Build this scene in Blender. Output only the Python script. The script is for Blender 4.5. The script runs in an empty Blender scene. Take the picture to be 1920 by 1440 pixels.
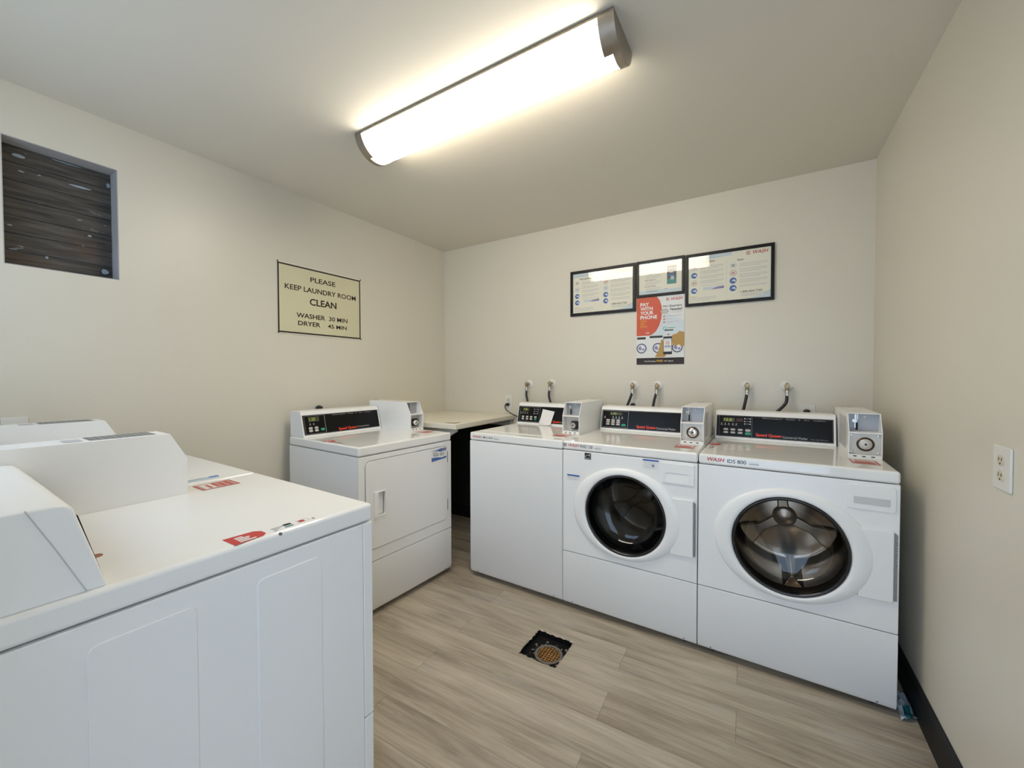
import bpy, bmesh, math, random
from mathutils import Matrix, Vector

S = bpy.context.scene
COL = S.collection
PI = math.pi
rnd = random.Random(7)

# ------------------------------------------------------------------ camera, light, exposure
W_PX = 1920.0
F_PX = 752.2
CAM = Vector((2.5214, -2.8791, 1.2866))
YAW, PITCH, ROLL = 0.5539, -0.0204, -0.0020
H = 2.446          # ceiling height
RX = 3.042         # right wall
NY = -3.08         # near wall (behind the camera, with the open doorway)

Fv = Vector((-math.sin(YAW), math.cos(YAW), 0))
Rv = Vector((math.cos(YAW), math.sin(YAW), 0))
Uv = Vector((0, 0, 1))
F2 = Fv * math.cos(PITCH) + Uv * math.sin(PITCH)
U2 = Uv * math.cos(PITCH) - Fv * math.sin(PITCH)
R3 = Rv * math.cos(ROLL) + U2 * math.sin(ROLL)
U3 = U2 * math.cos(ROLL) - Rv * math.sin(ROLL)
cam_data = bpy.data.cameras.new('camera')
cam_data.sensor_fit = 'HORIZONTAL'
cam_data.sensor_width = 36.0
cam_data.lens = 36.0 * F_PX / W_PX
cam_data.clip_start = 0.02
cam = bpy.data.objects.new('camera', cam_data)
COL.objects.link(cam)
cam.matrix_world = Matrix(((R3.x, U3.x, -F2.x, CAM.x), (R3.y, U3.y, -F2.y, CAM.y), (R3.z, U3.z, -F2.z, CAM.z), (0, 0, 0, 1)))
S.camera = cam

world = bpy.data.worlds.new('daylight')
S.world = world
world.use_nodes = True
bg = world.node_tree.nodes['Background']
bg.inputs['Color'].default_value = (0.56, 0.74, 1.0, 1)
bg.inputs['Strength'].default_value = 3.5

# openings in the near wall (behind the camera): a doorway and a window above the machines
DOOR_X0, DOOR_X1, DOOR_Z = 2.08, 2.95, 2.05
WIN_X0, WIN_X1, WIN_Z0, WIN_Z1 = 0.25, 1.45, 1.30, 2.20
for nm, x0, x1, z0, z1 in (('doorway_daylight', DOOR_X0, DOOR_X1, 0.0, DOOR_Z), ('window_daylight', WIN_X0, WIN_X1, WIN_Z0, WIN_Z1)):
    portal = bpy.data.lights.new(nm, 'AREA')
    portal.shape = 'RECTANGLE'
    portal.size = x1 - x0
    portal.size_y = z1 - z0
    po = bpy.data.objects.new(nm, portal)
    COL.objects.link(po)
    po.location = ((x0 + x1) / 2, NY - 0.06, (z0 + z1) / 2)
    po.rotation_euler = (PI / 2, 0, PI)
    portal.cycles.is_portal = True

LAMP_STRENGTH = 21.5
LAMP_COLOR = (1.0, 0.90, 0.74)
S.view_settings.view_transform = 'Standard'
S.view_settings.look = 'None'
S.view_settings.gamma = 1.0
S.view_settings.use_curve_mapping = False
S.view_settings.exposure = 0.0
S.cycles.max_bounces = 10
S.cycles.diffuse_bounces = 5
S.cycles.glossy_bounces = 5
S.cycles.transparent_max_bounces = 12
S.cycles.sample_clamp_indirect = 6.0
S.cycles.caustics_reflective = False
S.cycles.caustics_refractive = False

# ------------------------------------------------------------------ materials
MATS = {}

def mat(name, col, rough=0.5, metal=0.0, spec=0.5, emit=None, estr=0.0):
    if name in MATS:
        return MATS[name]
    m = bpy.data.materials.new(name)
    m.use_nodes = True
    b = m.node_tree.nodes['Principled BSDF']
    b.inputs['Base Color'].default_value = (*col, 1)
    b.inputs['Roughness'].default_value = rough
    b.inputs['Metallic'].default_value = metal
    b.inputs['Specular IOR Level'].default_value = spec
    if emit:
        b.inputs['Emission Color'].default_value = (*emit, 1)
        b.inputs['Emission Strength'].default_value = estr
    MATS[name] = m
    return m

def srgb(r, g, b):
    f = lambda c: (c / 255 / 12.92) if c / 255 <= 0.04045 else ((c / 255 + 0.055) / 1.055) ** 2.4
    return (f(r), f(g), f(b))

def noisy(m, scale, amount, bump=0.0, stretch=None, bump_scale=None, dist=0.002):
    """subtle procedural mottling of the base colour plus a fine bump"""
    nt = m.node_tree
    b = nt.nodes['Principled BSDF']
    tc = nt.nodes.new('ShaderNodeTexCoord')
    mp = nt.nodes.new('ShaderNodeMapping')
    if stretch:
        mp.inputs['Scale'].default_value = stretch
    nt.links.new(tc.outputs['Object'], mp.inputs['Vector'])
    if amount:
        n = nt.nodes.new('ShaderNodeTexNoise')
        n.inputs['Scale'].default_value = scale
        n.inputs['Detail'].default_value = 5
        nt.links.new(mp.outputs['Vector'], n.inputs['Vector'])
        r = nt.nodes.new('ShaderNodeMapRange')
        r.inputs['From Min'].default_value = 0.3
        r.inputs['From Max'].default_value = 0.7
        r.inputs['To Min'].default_value = 1 - amount
        r.inputs['To Max'].default_value = 1 + amount
        nt.links.new(n.outputs['Fac'], r.inputs['Value'])
        mx = nt.nodes.new('ShaderNodeMix')
        mx.data_type = 'RGBA'
        mx.blend_type = 'MULTIPLY'
        mx.inputs['Factor'].default_value = 1
        mx.inputs[6].default_value = b.inputs['Base Color'].default_value
        nt.links.new(r.outputs['Result'], mx.inputs[7])
        nt.links.new(mx.outputs[2], b.inputs['Base Color'])
    if bump:
        n2 = nt.nodes.new('ShaderNodeTexNoise')
        n2.inputs['Scale'].default_value = bump_scale or scale * 6
        n2.inputs['Detail'].default_value = 3
        nt.links.new(mp.outputs['Vector'], n2.inputs['Vector'])
        bp = nt.nodes.new('ShaderNodeBump')
        bp.inputs['Strength'].default_value = bump
        bp.inputs['Distance'].default_value = dist
        nt.links.new(n2.outputs['Fac'], bp.inputs['Height'])
        nt.links.new(bp.outputs['Normal'], b.inputs['Normal'])
    return m

wall_m = noisy(mat('wall_paint', (0.70, 0.66, 0.56), 0.36, 0, 0.45), 1.3, 0.02, 0.10, None, 55, 0.004)
ceil_m = noisy(mat('ceiling_paint', (0.70, 0.66, 0.57), 0.6, 0, 0.3), 1.1, 0.02, 0.10, None, 60, 0.003)
wallr_m = wall_m
enamel = noisy(mat('white_enamel', (0.86, 0.86, 0.85), 0.22, 0, 0.5), 2.0, 0.012)
enamel_top = noisy(mat('glossy_white_enamel', (0.84, 0.84, 0.82), 0.07, 0, 0.6), 2.0, 0.012)
enamel2 = mat('white_plastic', (0.86, 0.86, 0.845), 0.32, 0, 0.5)
seam_m = mat('dark_screw', (0.03, 0.03, 0.03), 0.8)  # plain dark colour of the small front screws
black_panel = mat('black_panel', (0.006, 0.006, 0.006), 0.22, 0, 0.22)
black_rubber = mat('black_rubber', (0.012, 0.012, 0.013), 0.45)
base_m = noisy(mat('black_vinyl_base', (0.010, 0.010, 0.011), 0.5, 0, 0.3), 8, 0.3)
steel = noisy(mat('brushed_steel', (0.62, 0.60, 0.57), 0.28, 1.0), 30, 0.06, 0.1, (1, 1, 12), 80, 0.0008)
drum_steel = noisy(mat('drum_steel', (0.55, 0.51, 0.46), 0.22, 1.0), 14, 0.08)
nickel = noisy(mat('brushed_nickel', (0.40, 0.36, 0.31), 0.34, 1.0), 25, 0.05)
brass = noisy(mat('aged_brass', (0.42, 0.32, 0.18), 0.42, 0.9), 40, 0.25)
chrome = mat('chrome', (0.75, 0.75, 0.75), 0.12, 1.0)
grey_panel = mat('grey_coin_panel', (0.36, 0.37, 0.39), 0.4, 0.3)
vault_m = noisy(mat('vault_metal', (0.58, 0.56, 0.50), 0.42, 0.35), 30, 0.05)
dark_m = mat('dark_void', (0.01, 0.01, 0.01), 0.9)
grey_rib = mat('grey_ribbed_plastic', (0.26, 0.26, 0.26), 0.5)
white_p = mat('white_print', (0.78, 0.78, 0.76), 0.5)
grey_p = mat('grey_print', (0.33, 0.33, 0.34), 0.5)
lgrey_p = mat('light_grey_print', (0.52, 0.52, 0.53), 0.5)
black_p = mat('black_print', (0.012, 0.012, 0.012), 0.5)
red_p = mat('red_print', (0.52, 0.035, 0.03), 0.45)
redorange = mat('glowing_red_lettering', (0.75, 0.05, 0.02), 0.4, 0, 0.5, (1.0, 0.06, 0.015), 0.25)  # printed brand name, given a faint glow of its own to brighten it
orange_p = mat('poster_red', (0.60, 0.085, 0.03), 0.45)
blue_p = mat('blue_print', (0.05, 0.14, 0.42), 0.45)
lblue_p = mat('light_blue_print', (0.45, 0.58, 0.74), 0.5)
pblue_p = mat('pale_blue_print', (0.62, 0.70, 0.74), 0.5)
purple_p = mat('purple_print', (0.28, 0.22, 0.42), 0.5)
green_p = mat('green_button', (0.02, 0.30, 0.17), 0.4)
teal_p = mat('teal_print', (0.06, 0.28, 0.25), 0.5)
yellow_p = mat('yellow_print', (0.75, 0.42, 0.02), 0.5)
tan_p = mat('tan_print', (0.45, 0.27, 0.07), 0.5)
btn_m = mat('grey_button', (0.50, 0.48, 0.45), 0.45)
led_m = mat('lit_display', (0.05, 0.06, 0.01), 0.4, 0, 0.5, (0.55, 0.6, 0.08), 0.7)
led_bg = mat('display_window', (0.05, 0.055, 0.02), 0.3)
sheet_m = mat('sheet_paper', (0.86, 0.82, 0.70), 0.6)
frame_m = noisy(mat('black_frame', (0.008, 0.007, 0.007), 0.35, 0, 0.25), 20, 0.2)
sign_m = noisy(mat('sign_board', (0.66, 0.62, 0.42), 0.5), 3, 0.02)
sign_edge = mat('sign_clear_edge', (0.72, 0.70, 0.60), 0.3)
dkbrown = mat('dark_brown_print', (0.022, 0.010, 0.006), 0.5)
card_m = mat('white_card', (0.82, 0.80, 0.80), 0.6)
table_m = noisy(mat('cream_laminate', (0.84, 0.79, 0.67), 0.3), 4, 0.02)
plate_m = mat('outlet_plate', (0.76, 0.75, 0.70), 0.4)
socket_m = mat('outlet_socket', (0.66, 0.60, 0.47), 0.45)
copper = mat('copper_coin', (0.45, 0.17, 0.09), 0.4, 0.8)
hose_metal = mat('zinc_ferrule', (0.66, 0.64, 0.60), 0.3, 1.0)
rust_m = noisy(mat('rusty_grate', (0.30, 0.15, 0.04), 0.55, 0.4), 60, 0.5)
pit_m = noisy(mat('grimy_pit', (0.006, 0.006, 0.006), 0.75, 0, 0.2), 40, 0.5, 0.6, None, 60, 0.01)
wood_edge = noisy(mat('ragged_vinyl_edge', (0.50, 0.42, 0.34), 0.6), 40, 0.3)
jamb_m = noisy(mat('reveal_paint', (0.47, 0.45, 0.44), 0.6), 6, 0.03)
wrapper_m = mat('plastic_wrapper', (0.42, 0.50, 0.56), 0.25)
wrapper2_m = mat('teal_wrapper', (0.01, 0.13, 0.16), 0.3)
stain_m = mat('brown_stain', (0.33, 0.30, 0.22), 0.6)
lens_m = mat('lit_diffuser', (0.9, 0.9, 0.88), 0.4, 0, 0.3, LAMP_COLOR, LAMP_STRENGTH)

def glass_mat(name, tint, rough=0.02, ior=1.5, edge=1.0):
    m = bpy.data.materials.new(name)
    m.use_nodes = True
    nt = m.node_tree
    nt.nodes.clear()
    o = nt.nodes.new('ShaderNodeOutputMaterial')
    mx = nt.nodes.new('ShaderNodeMixShader')
    lw = nt.nodes.new('ShaderNodeLayerWeight')
    lw.inputs['Blend'].default_value = 0.5
    pw = nt.nodes.new('ShaderNodeMath'); pw.operation = 'POWER'
    nt.links.new(lw.outputs['Facing'], pw.inputs[0]); pw.inputs[1].default_value = 5.0
    fr = nt.nodes.new('ShaderNodeMath'); fr.operation = 'MULTIPLY_ADD'
    f0 = ((ior - 1) / (ior + 1)) ** 2
    nt.links.new(pw.outputs[0], fr.inputs[0]); fr.inputs[1].default_value = (1 - f0) * edge; fr.inputs[2].default_value = f0
    tr = nt.nodes.new('ShaderNodeBsdfTransparent')
    tr.inputs['Color'].default_value = (*tint, 1)
    gl = nt.nodes.new('ShaderNodeBsdfGlossy')
    gl.inputs['Roughness'].default_value = rough
    nt.links.new(fr.outputs[0], mx.inputs[0])
    nt.links.new(tr.outputs[0], mx.inputs[1])
    nt.links.new(gl.outputs[0], mx.inputs[2])
    nt.links.new(mx.outputs[0], o.inputs[0])
    MATS[name] = m
    return m

pane_glass = glass_mat('picture_glass', (0.97, 0.98, 0.97), 0.015, 1.5)
door_glass = glass_mat('door_bowl_glass', (0.66, 0.62, 0.57), 0.02, 1.55, 0.45)
door_glass_dark = glass_mat('dark_door_bowl_glass', (0.42, 0.41, 0.40), 0.04, 1.55, 0.45)  # darker, slightly rougher version of the door glass

def floor_material():
    m = bpy.data.materials.new('vinyl_planks')
    m.use_nodes = True
    nt = m.node_tree
    b = nt.nodes['Principled BSDF']
    L = nt.links.new
    N = nt.nodes.new
    tc = N('ShaderNodeTexCoord')
    mp = N('ShaderNodeMapping')
    mp.inputs['Rotation'].default_value = (0, 0, math.radians(-1.7))
    mp.inputs['Location'].default_value = (0.02, 0.0, 0)
    L(tc.outputs['Object'], mp.inputs['Vector'])
    br = N('ShaderNodeTexBrick')
    br.offset = 0.37
    br.inputs['Color1'].default_value = (0, 0, 0, 1)
    br.inputs['Color2'].default_value = (1, 1, 1, 1)
    br.inputs['Mortar'].default_value = (0.5, 0.5, 0.5, 1)
    br.inputs['Scale'].default_value = 1.0
    br.inputs['Mortar Size'].default_value = 0.0009
    br.inputs['Mortar Smooth'].default_value = 0.2
    br.inputs['Brick Width'].default_value = 1.22
    br.inputs['Row Height'].default_value = 0.152
    L(mp.outputs['Vector'], br.inputs['Vector'])
    # offset the grain per plank
    sep = N('ShaderNodeSeparateColor')
    L(br.outputs['Color'], sep.inputs[0])
    off = N('ShaderNodeVectorMath')
    off.operation = 'MULTIPLY_ADD'
    comb = N('ShaderNodeCombineXYZ')
    for i in range(3):
        L(sep.outputs[0], comb.inputs[i])
    L(comb.outputs[0], off.inputs[0])
    off.inputs[1].default_value = (7.3, 3.1, 5.7)
    L(mp.outputs['Vector'], off.inputs[2])
    def noise(scale, sx, sy, detail=6, rough=0.6, distn=0.0):
        q = N('ShaderNodeMapping')
        q.inputs['Scale'].default_value = (sx, sy, 1)
        L(off.outputs[0], q.inputs['Vector'])
        n = N('ShaderNodeTexNoise')
        n.inputs['Scale'].default_value = scale
        n.inputs['Detail'].default_value = detail
        n.inputs['Roughness'].default_value = rough
        n.inputs['Distortion'].default_value = distn
        L(q.outputs[0], n.inputs['Vector'])
        return n
    broad = noise(3.0, 0.55, 4.5, 4, 0.55, 0.6)
    fine = noise(14.0, 0.30, 7.0, 7, 0.65, 0.3)
    patch = noise(5.0, 0.5, 2.2, 5, 0.6, 1.2)
    ramp = N('ShaderNodeValToRGB')
    cr = ramp.color_ramp
    cr.elements[0].position = 0.28
    cr.elements[0].color = (*srgb(126, 112, 97), 1)
    cr.elements[1].position = 0.74
    cr.elements[1].color = (*srgb(205, 194, 176), 1)
    e = cr.elements.new(0.5)
    e.color = (*srgb(170, 158, 140), 1)
    add = N('ShaderNodeMath'); add.operation = 'MULTIPLY_ADD'
    L(fine.outputs['Fac'], add.inputs[0]); add.inputs[1].default_value = 0.42
    m2 = N('ShaderNodeMath'); m2.operation = 'MULTIPLY'
    L(broad.outputs['Fac'], m2.inputs[0]); m2.inputs[1].default_value = 0.58
    L(m2.outputs[0], add.inputs[2])
    pl = N('ShaderNodeMath'); pl.operation = 'MULTIPLY_ADD'
    L(sep.outputs[0], pl.inputs[0]); pl.inputs[1].default_value = 0.10
    sub = N('ShaderNodeMath'); sub.operation = 'SUBTRACT'
    L(add.outputs[0], sub.inputs[0]); sub.inputs[1].default_value = 0.05
    L(sub.outputs[0], pl.inputs[2])
    L(pl.outputs[0], ramp.inputs['Fac'])
    # greyish whitewashed flecks
    pr = N('ShaderNodeMapRange')
    pr.inputs['From Min'].default_value = 0.56
    pr.inputs['From Max'].default_value = 0.72
    pr.inputs['To Max'].default_value = 0.55
    L(patch.outputs['Fac'], pr.inputs['Value'])
    mx = N('ShaderNodeMix'); mx.data_type = 'RGBA'
    L(pr.outputs['Result'], mx.inputs['Factor'])
    L(ramp.outputs['Color'], mx.inputs[6])
    mx.inputs[7].default_value = (*srgb(180, 174, 168), 1)
    seam = N('ShaderNodeMix'); seam.data_type = 'RGBA'
    sm = N('ShaderNodeMath'); sm.operation = 'MULTIPLY'
    L(br.outputs['Fac'], sm.inputs[0]); sm.inputs[1].default_value = 0.55
    L(sm.outputs[0], seam.inputs['Factor'])
    L(mx.outputs[2], seam.inputs[6])
    seam.inputs[7].default_value = (*srgb(70, 58, 46), 1)
    L(seam.outputs[2], b.inputs['Base Color'])
    rr = N('ShaderNodeMapRange')
    rr.inputs['To Min'].default_value = 0.34
    rr.inputs['To Max'].default_value = 0.52
    L(fine.outputs['Fac'], rr.inputs['Value'])
    L(rr.outputs['Result'], b.inputs['Roughness'])
    bp = N('ShaderNodeBump')
    bp.inputs['Strength'].default_value = 0.12
    bp.inputs['Distance'].default_value = 0.002
    L(fine.outputs['Fac'], bp.inputs['Height'])
    L(bp.outputs['Normal'], b.inputs['Normal'])
    return m

floor_m = floor_material()

def board_material():
    """dark weathered boards with paint flecks behind the wall opening"""
    m = bpy.data.materials.new('weathered_boards')
    m.use_nodes = True
    nt = m.node_tree
    b = nt.nodes['Principled BSDF']
    L = nt.links.new
    N = nt.nodes.new
    tc = N('ShaderNodeTexCoord')
    def noise(scale, st, detail=6, distn=0.0):
        q = N('ShaderNodeMapping'); q.inputs['Scale'].default_value = st
        L(tc.outputs['Object'], q.inputs['Vector'])
        n = N('ShaderNodeTexNoise')
        n.inputs['Scale'].default_value = scale
        n.inputs['Detail'].default_value = detail
        n.inputs['Distortion'].default_value = distn
        L(q.outputs[0], n.inputs['Vector'])
        return n
    a = noise(11, (1, 0.5, 6), 8, 0.15)
    c = noise(26, (1, 0.6, 2.4), 4, 0.8)
    d = noise(5, (1, 1, 1.6), 4)
    r = N('ShaderNodeValToRGB')
    r.color_ramp.elements[0].position = 0.32
    r.color_ramp.elements[0].color = (*srgb(40, 38, 36), 1)
    r.color_ramp.elements[1].position = 0.72
    r.color_ramp.elements[1].color = (*srgb(92, 86, 80), 1)
    L(a.outputs['Fac'], r.inputs['Fac'])
    mx = N('ShaderNodeMix'); mx.data_type = 'RGBA'
    pr = N('ShaderNodeMapRange')
    pr.inputs['From Min'].default_value = 0.55; pr.inputs['From Max'].default_value = 0.7; pr.inputs['To Max'].default_value = 0.5
    L(d.outputs['Fac'], pr.inputs['Value'])
    L(pr.outputs['Result'], mx.inputs['Factor'])
    L(r.outputs['Color'], mx.inputs[6])
    mx.inputs[7].default_value = (*srgb(84, 62, 46), 1)
    fl = N('ShaderNodeMix'); fl.data_type = 'RGBA'
    fr = N('ShaderNodeMapRange')
    fr.inputs['From Min'].default_value = 0.70; fr.inputs['From Max'].default_value = 0.74
    L(c.outputs['Fac'], fr.inputs['Value'])
    L(fr.outputs['Result'], fl.inputs['Factor'])
    L(mx.outputs[2], fl.inputs[6])
    fl.inputs[7].default_value = (*srgb(160, 160, 162), 1)
    L(fl.outputs[2], b.inputs['Base Color'])
    b.inputs['Roughness'].default_value = 0.6
    bp = N('ShaderNodeBump'); bp.inputs['Strength'].default_value = 0.5; bp.inputs['Distance'].default_value = 0.01
    L(a.outputs['Fac'], bp.inputs['Height'])
    L(bp.outputs['Normal'], b.inputs['Normal'])
    return m

board_m = board_material()

# ------------------------------------------------------------------ mesh helpers
_text_cache = {}

def text_geo(body, bold):
    k = (body, bold)
    if k in _text_cache:
        return _text_cache[k]
    cu = bpy.data.curves.new('text', 'FONT')
    cu.body = body
    cu.size = 1.0
    cu.offset = bold
    cu.resolution_u = 3
    o = bpy.data.objects.new('text', cu)
    COL.objects.link(o)
    dg = bpy.context.evaluated_depsgraph_get()
    me = bpy.data.meshes.new_from_object(o.evaluated_get(dg))
    vs = [tuple(v.co) for v in me.vertices]
    fs = [tuple(p.vertices) for p in me.polygons]
    bpy.data.objects.remove(o)
    bpy.data.curves.remove(cu)
    bpy.data.meshes.remove(me)
    _text_cache[k] = (vs, fs)
    return vs, fs

class MB:
    def __init__(self):
        self.v = []; self.f = []; self.m = []
        self.cur = 0
        self.M = None
    def add(self, vs, fs):
        o = len(self.v)
        if self.M is not None:
            vs = [tuple(self.M @ Vector(p)) for p in vs]
        self.v += [tuple(p) for p in vs]
        self.f += [tuple(i + o for i in f) for f in fs]
        self.m += [self.cur] * len(fs)
        return self
    def box(self, x0, x1, y0, y1, z0, z1):
        return self.add([(x0, y0, z0), (x1, y0, z0), (x1, y1, z0), (x0, y1, z0), (x0, y0, z1), (x1, y0, z1), (x1, y1, z1), (x0, y1, z1)],
                        [(0, 3, 2, 1), (4, 5, 6, 7), (0, 1, 5, 4), (1, 2, 6, 5), (2, 3, 7, 6), (3, 0, 4, 7)])
    def prism(self, poly, a0, a1, axis='x'):
        n = len(poly)
        def P(p, a):
            if axis == 'x': return (a, p[0], p[1])
            if axis == 'y': return (p[0], a, p[1])
            return (p[0], p[1], a)
        vs = [P(p, a0) for p in poly] + [P(p, a1) for p in poly]
        fs = [tuple(range(n)), tuple(range(2 * n - 1, n - 1, -1))]
        fs += [(i, (i + 1) % n, n + (i + 1) % n, n + i) for i in range(n)]
        return self.add(vs, fs)
    def quad(self, pts):
        return self.add(pts, [tuple(range(len(pts)))])
    def lathe(self, prof, c, axis='y', n=48, a=1.0, b=1.0, cap0=False, cap1=False, a0=0.0, a1=2 * PI):
        """prof: (r, h) pairs; h runs along the axis, r scaled by a (first) and b (second) transverse axes"""
        full = abs(a1 - a0 - 2 * PI) < 1e-6
        k = n if full else n + 1
        vs = []; fs = []
        for r, h in prof:
            for i in range(k):
                t = a0 + (a1 - a0) * i / n
                x, z = r * math.cos(t) * a, r * math.sin(t) * b
                if axis == 'y': vs.append((c[0] + x, c[1] + h, c[2] + z))
                elif axis == 'x': vs.append((c[0] + h, c[1] + x, c[2] + z))
                else: vs.append((c[0] + x, c[1] + z, c[2] + h))
        for j in range(len(prof) - 1):
            for i in range(n):
                i2 = (i + 1) % k if full else i + 1
                fs.append((j * k + i, j * k + i2, (j + 1) * k + i2, (j + 1) * k + i))
        if cap0: fs.append(tuple(range(k)))
        if cap1: fs.append(tuple((len(prof) - 1) * k + i for i in range(k)))
        return self.add(vs, fs)
    def cyl(self, c, r, h0, h1, axis='y', n=24):
        return self.lathe([(r, h0), (r, h1)], c, axis, n, cap0=True, cap1=True)
    def tube(self, pts, r, n=10):
        pts = [Vector(p) for p in pts]
        vs = []; fs = []
        up = Vector((0.31, 0.87, 0.38))
        for i, p in enumerate(pts):
            d = (pts[min(i + 1, len(pts) - 1)] - pts[max(i - 1, 0)]).normalized()
            s = d.cross(up)
            if s.length < 1e-3: s = d.cross(Vector((1, 0, 0)))
            s.normalize(); u = s.cross(d)
            for k in range(n):
                t = 2 * PI * k / n
                vs.append(tuple(p + s * (r * math.cos(t)) + u * (r * math.sin(t))))
        for i in range(len(pts) - 1):
            for k in range(n):
                fs.append((i * n + k, i * n + (k + 1) % n, (i + 1) * n + (k + 1) % n, (i + 1) * n + k))
        fs.append(tuple(range(n))); fs.append(tuple((len(pts) - 1) * n + k for k in range(n)))
        return self.add(vs, fs)
    def plate_hole(self, x0, x1, z0, z1, hole, y0, y1):
        """rectangular plate in the xz plane between y0 and y1 with the closed loop `hole` (list of xz) cut out"""
        n = len(hole)
        cx = sum(p[0] for p in hole) / n; cz = sum(p[1] for p in hole) / n
        outer = []
        for x, z in hole:
            dx, dz = x - cx, z - cz
            s = 1e9
            if dx > 1e-9: s = min(s, (x1 - cx) / dx)
            if dx < -1e-9: s = min(s, (x0 - cx) / dx)
            if dz > 1e-9: s = min(s, (z1 - cz) / dz)
            if dz < -1e-9: s = min(s, (z0 - cz) / dz)
            outer.append([cx + dx * s, cz + dz * s])
        for cxx, czz in ((x0, z0), (x0, z1), (x1, z0), (x1, z1)):
            i = min(range(n), key=lambda k: (outer[k][0] - cxx) ** 2 + (outer[k][1] - czz) ** 2)
            outer[i] = [cxx, czz]
        vs = []
        for y in (y0, y1):
            vs += [(p[0], y, p[1]) for p in outer] + [(p[0], y, p[1]) for p in hole]
        fs = []
        for i in range(n):
            j = (i + 1) % n
            fs.append((i, j, n + j, n + i))
            fs.append((2 * n + j, 2 * n + i, 3 * n + i, 3 * n + j))
            fs.append((n + i, n + j, 3 * n + j, 3 * n + i))
            fs.append((j, i, 2 * n + i, 2 * n + j))
        return self.add(vs, fs)
    # flat printed shapes: the frame (self.M) has x right, y up, z out of the surface
    def rect(self, x0, y0, x1, y1, z=0.0):
        return self.add([(x0, y0, z), (x1, y0, z), (x1, y1, z), (x0, y1, z)], [(0, 1, 2, 3)])
    def disc(self, x, y, rx, ry=None, z=0.0, n=28):
        ry = ry or rx
        return self.add([(x + rx * math.cos(2 * PI * i / n), y + ry * math.sin(2 * PI * i / n), z) for i in range(n)], [tuple(range(n))])
    def ring(self, x, y, r0, r1, z=0.0, n=28, a0=0.0, a1=2 * PI):
        vs = []
        for i in range(n + 1):
            t = a0 + (a1 - a0) * i / n
            vs += [(x + r0 * math.cos(t), y + r0 * math.sin(t), z), (x + r1 * math.cos(t), y + r1 * math.sin(t), z)]
        return self.add(vs, [(2 * i, 2 * i + 1, 2 * i + 3, 2 * i + 2) for i in range(n)])
    def outline(self, x0, y0, x1, y1, w, z=0.0):
        self.rect(x0, y0, x1, y0 + w, z); self.rect(x0, y1 - w, x1, y1, z)
        self.rect(x0, y0 + w, x0 + w, y1 - w, z); return self.rect(x1 - w, y0 + w, x1, y1 - w, z)
    def text(self, body, x0, y0, x1, y1, z=0.0, bold=0.0, shear=0.0):
        vs, fs = text_geo(body, bold)
        ax = min(p[0] for p in vs); bx = max(p[0] for p in vs)
        ay = min(p[1] for p in vs); by = max(p[1] for p in vs)
        out = []
        for p in vs:
            u = (p[0] - ax) / (bx - ax); w = (p[1] - ay) / (by - ay)
            out.append((x0 + u * (x1 - x0) + shear * (w - 0.5) * (y1 - y0), y0 + w * (y1 - y0), z))
        return self.add(out, fs)
    def build(self, name, mats, parent=None, bevel=0.0, seg=2, sharp=40, recalc=True, off=None):
        me = bpy.data.meshes.new(name)
        vs = self.v
        if off: vs = [(p[0] + off[0], p[1] + off[1], p[2] + off[2]) for p in vs]
        me.from_pydata(vs, [], self.f)
        if not isinstance(mats, (list, tuple)): mats = [mats]
        for m in mats: me.materials.append(m)
        me.polygons.foreach_set('material_index', self.m)
        if recalc:
            bm = bmesh.new(); bm.from_mesh(me)
            bmesh.ops.recalc_face_normals(bm, faces=bm.faces)
            bm.to_mesh(me); bm.free()
        me.polygons.foreach_set('use_smooth', [True] * len(me.polygons))
        me.set_sharp_from_angle(angle=math.radians(sharp))
        me.update()
        o = bpy.data.objects.new(name, me)
        COL.objects.link(o)
        if parent: o.parent = parent
        if bevel:
            b = o.modifiers.new('bevel', 'BEVEL')
            b.width = bevel; b.segments = seg; b.limit_method = 'ANGLE'; b.angle_limit = math.radians(40)
            b.harden_normals = True
        return o

def rrect(x0, x1, z0, z1, r, n=6):
    pts = []
    for cx, cz, a in ((x1 - r, z1 - r, 0), (x0 + r, z1 - r, 90), (x0 + r, z0 + r, 180), (x1 - r, z0 + r, 270)):
        for i in range(n + 1):
            t = math.radians(a + 90 * i / n)
            pts.append((cx + r * math.cos(t), cz + r * math.sin(t)))
    return pts

def frame(o, x, y):
    x = Vector(x).normalized(); y = Vector(y).normalized(); z = x.cross(y)
    return Matrix(((x.x, y.x, z.x, o[0]), (x.y, y.y, z.y, o[1]), (x.z, y.z, z.z, o[2]), (0, 0, 0, 1)))

def tag(o, label=None, cat=None, group=None, kind=None):
    if label: o['label'] = label
    if cat: o['category'] = cat
    if group: o['group'] = group
    if kind: o['kind'] = kind
    return o

def thing(name, label, cat, loc=(0, 0, 0), rz=0.0, group=None):
    o = bpy.data.objects.new(name, None)
    o.empty_display_size = 0.1
    COL.objects.link(o)
    o.location = loc; o.rotation_euler = (0, 0, rz)
    return tag(o, label, cat, group)

def struct(name, mb, m, bevel=0.0, **k):
    return tag(mb.build(name, m, None, bevel, **k), kind='structure')

def copy_tree(o, parent=None):
    c = o.copy(); COL.objects.link(c)
    if parent: c.parent = parent
    for ch in list(o.children): copy_tree(ch, c)
    return c

def bez(pts, n=8):
    """Catmull-Rom through the points"""
    P = [Vector(p) for p in pts]
    P = [P[0] * 2 - P[1]] + P + [P[-1] * 2 - P[-2]]
    out = []
    for i in range(1, len(P) - 2):
        for k in range(n):
            t = k / n
            a, b, c, d = P[i - 1], P[i], P[i + 1], P[i + 2]
            out.append(0.5 * ((2 * b) + (c - a) * t + (2 * a - 5 * b + 4 * c - d) * t * t + (3 * b - a - 3 * c + d) * t ** 3))
    out.append(P[-2])
    return out

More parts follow.
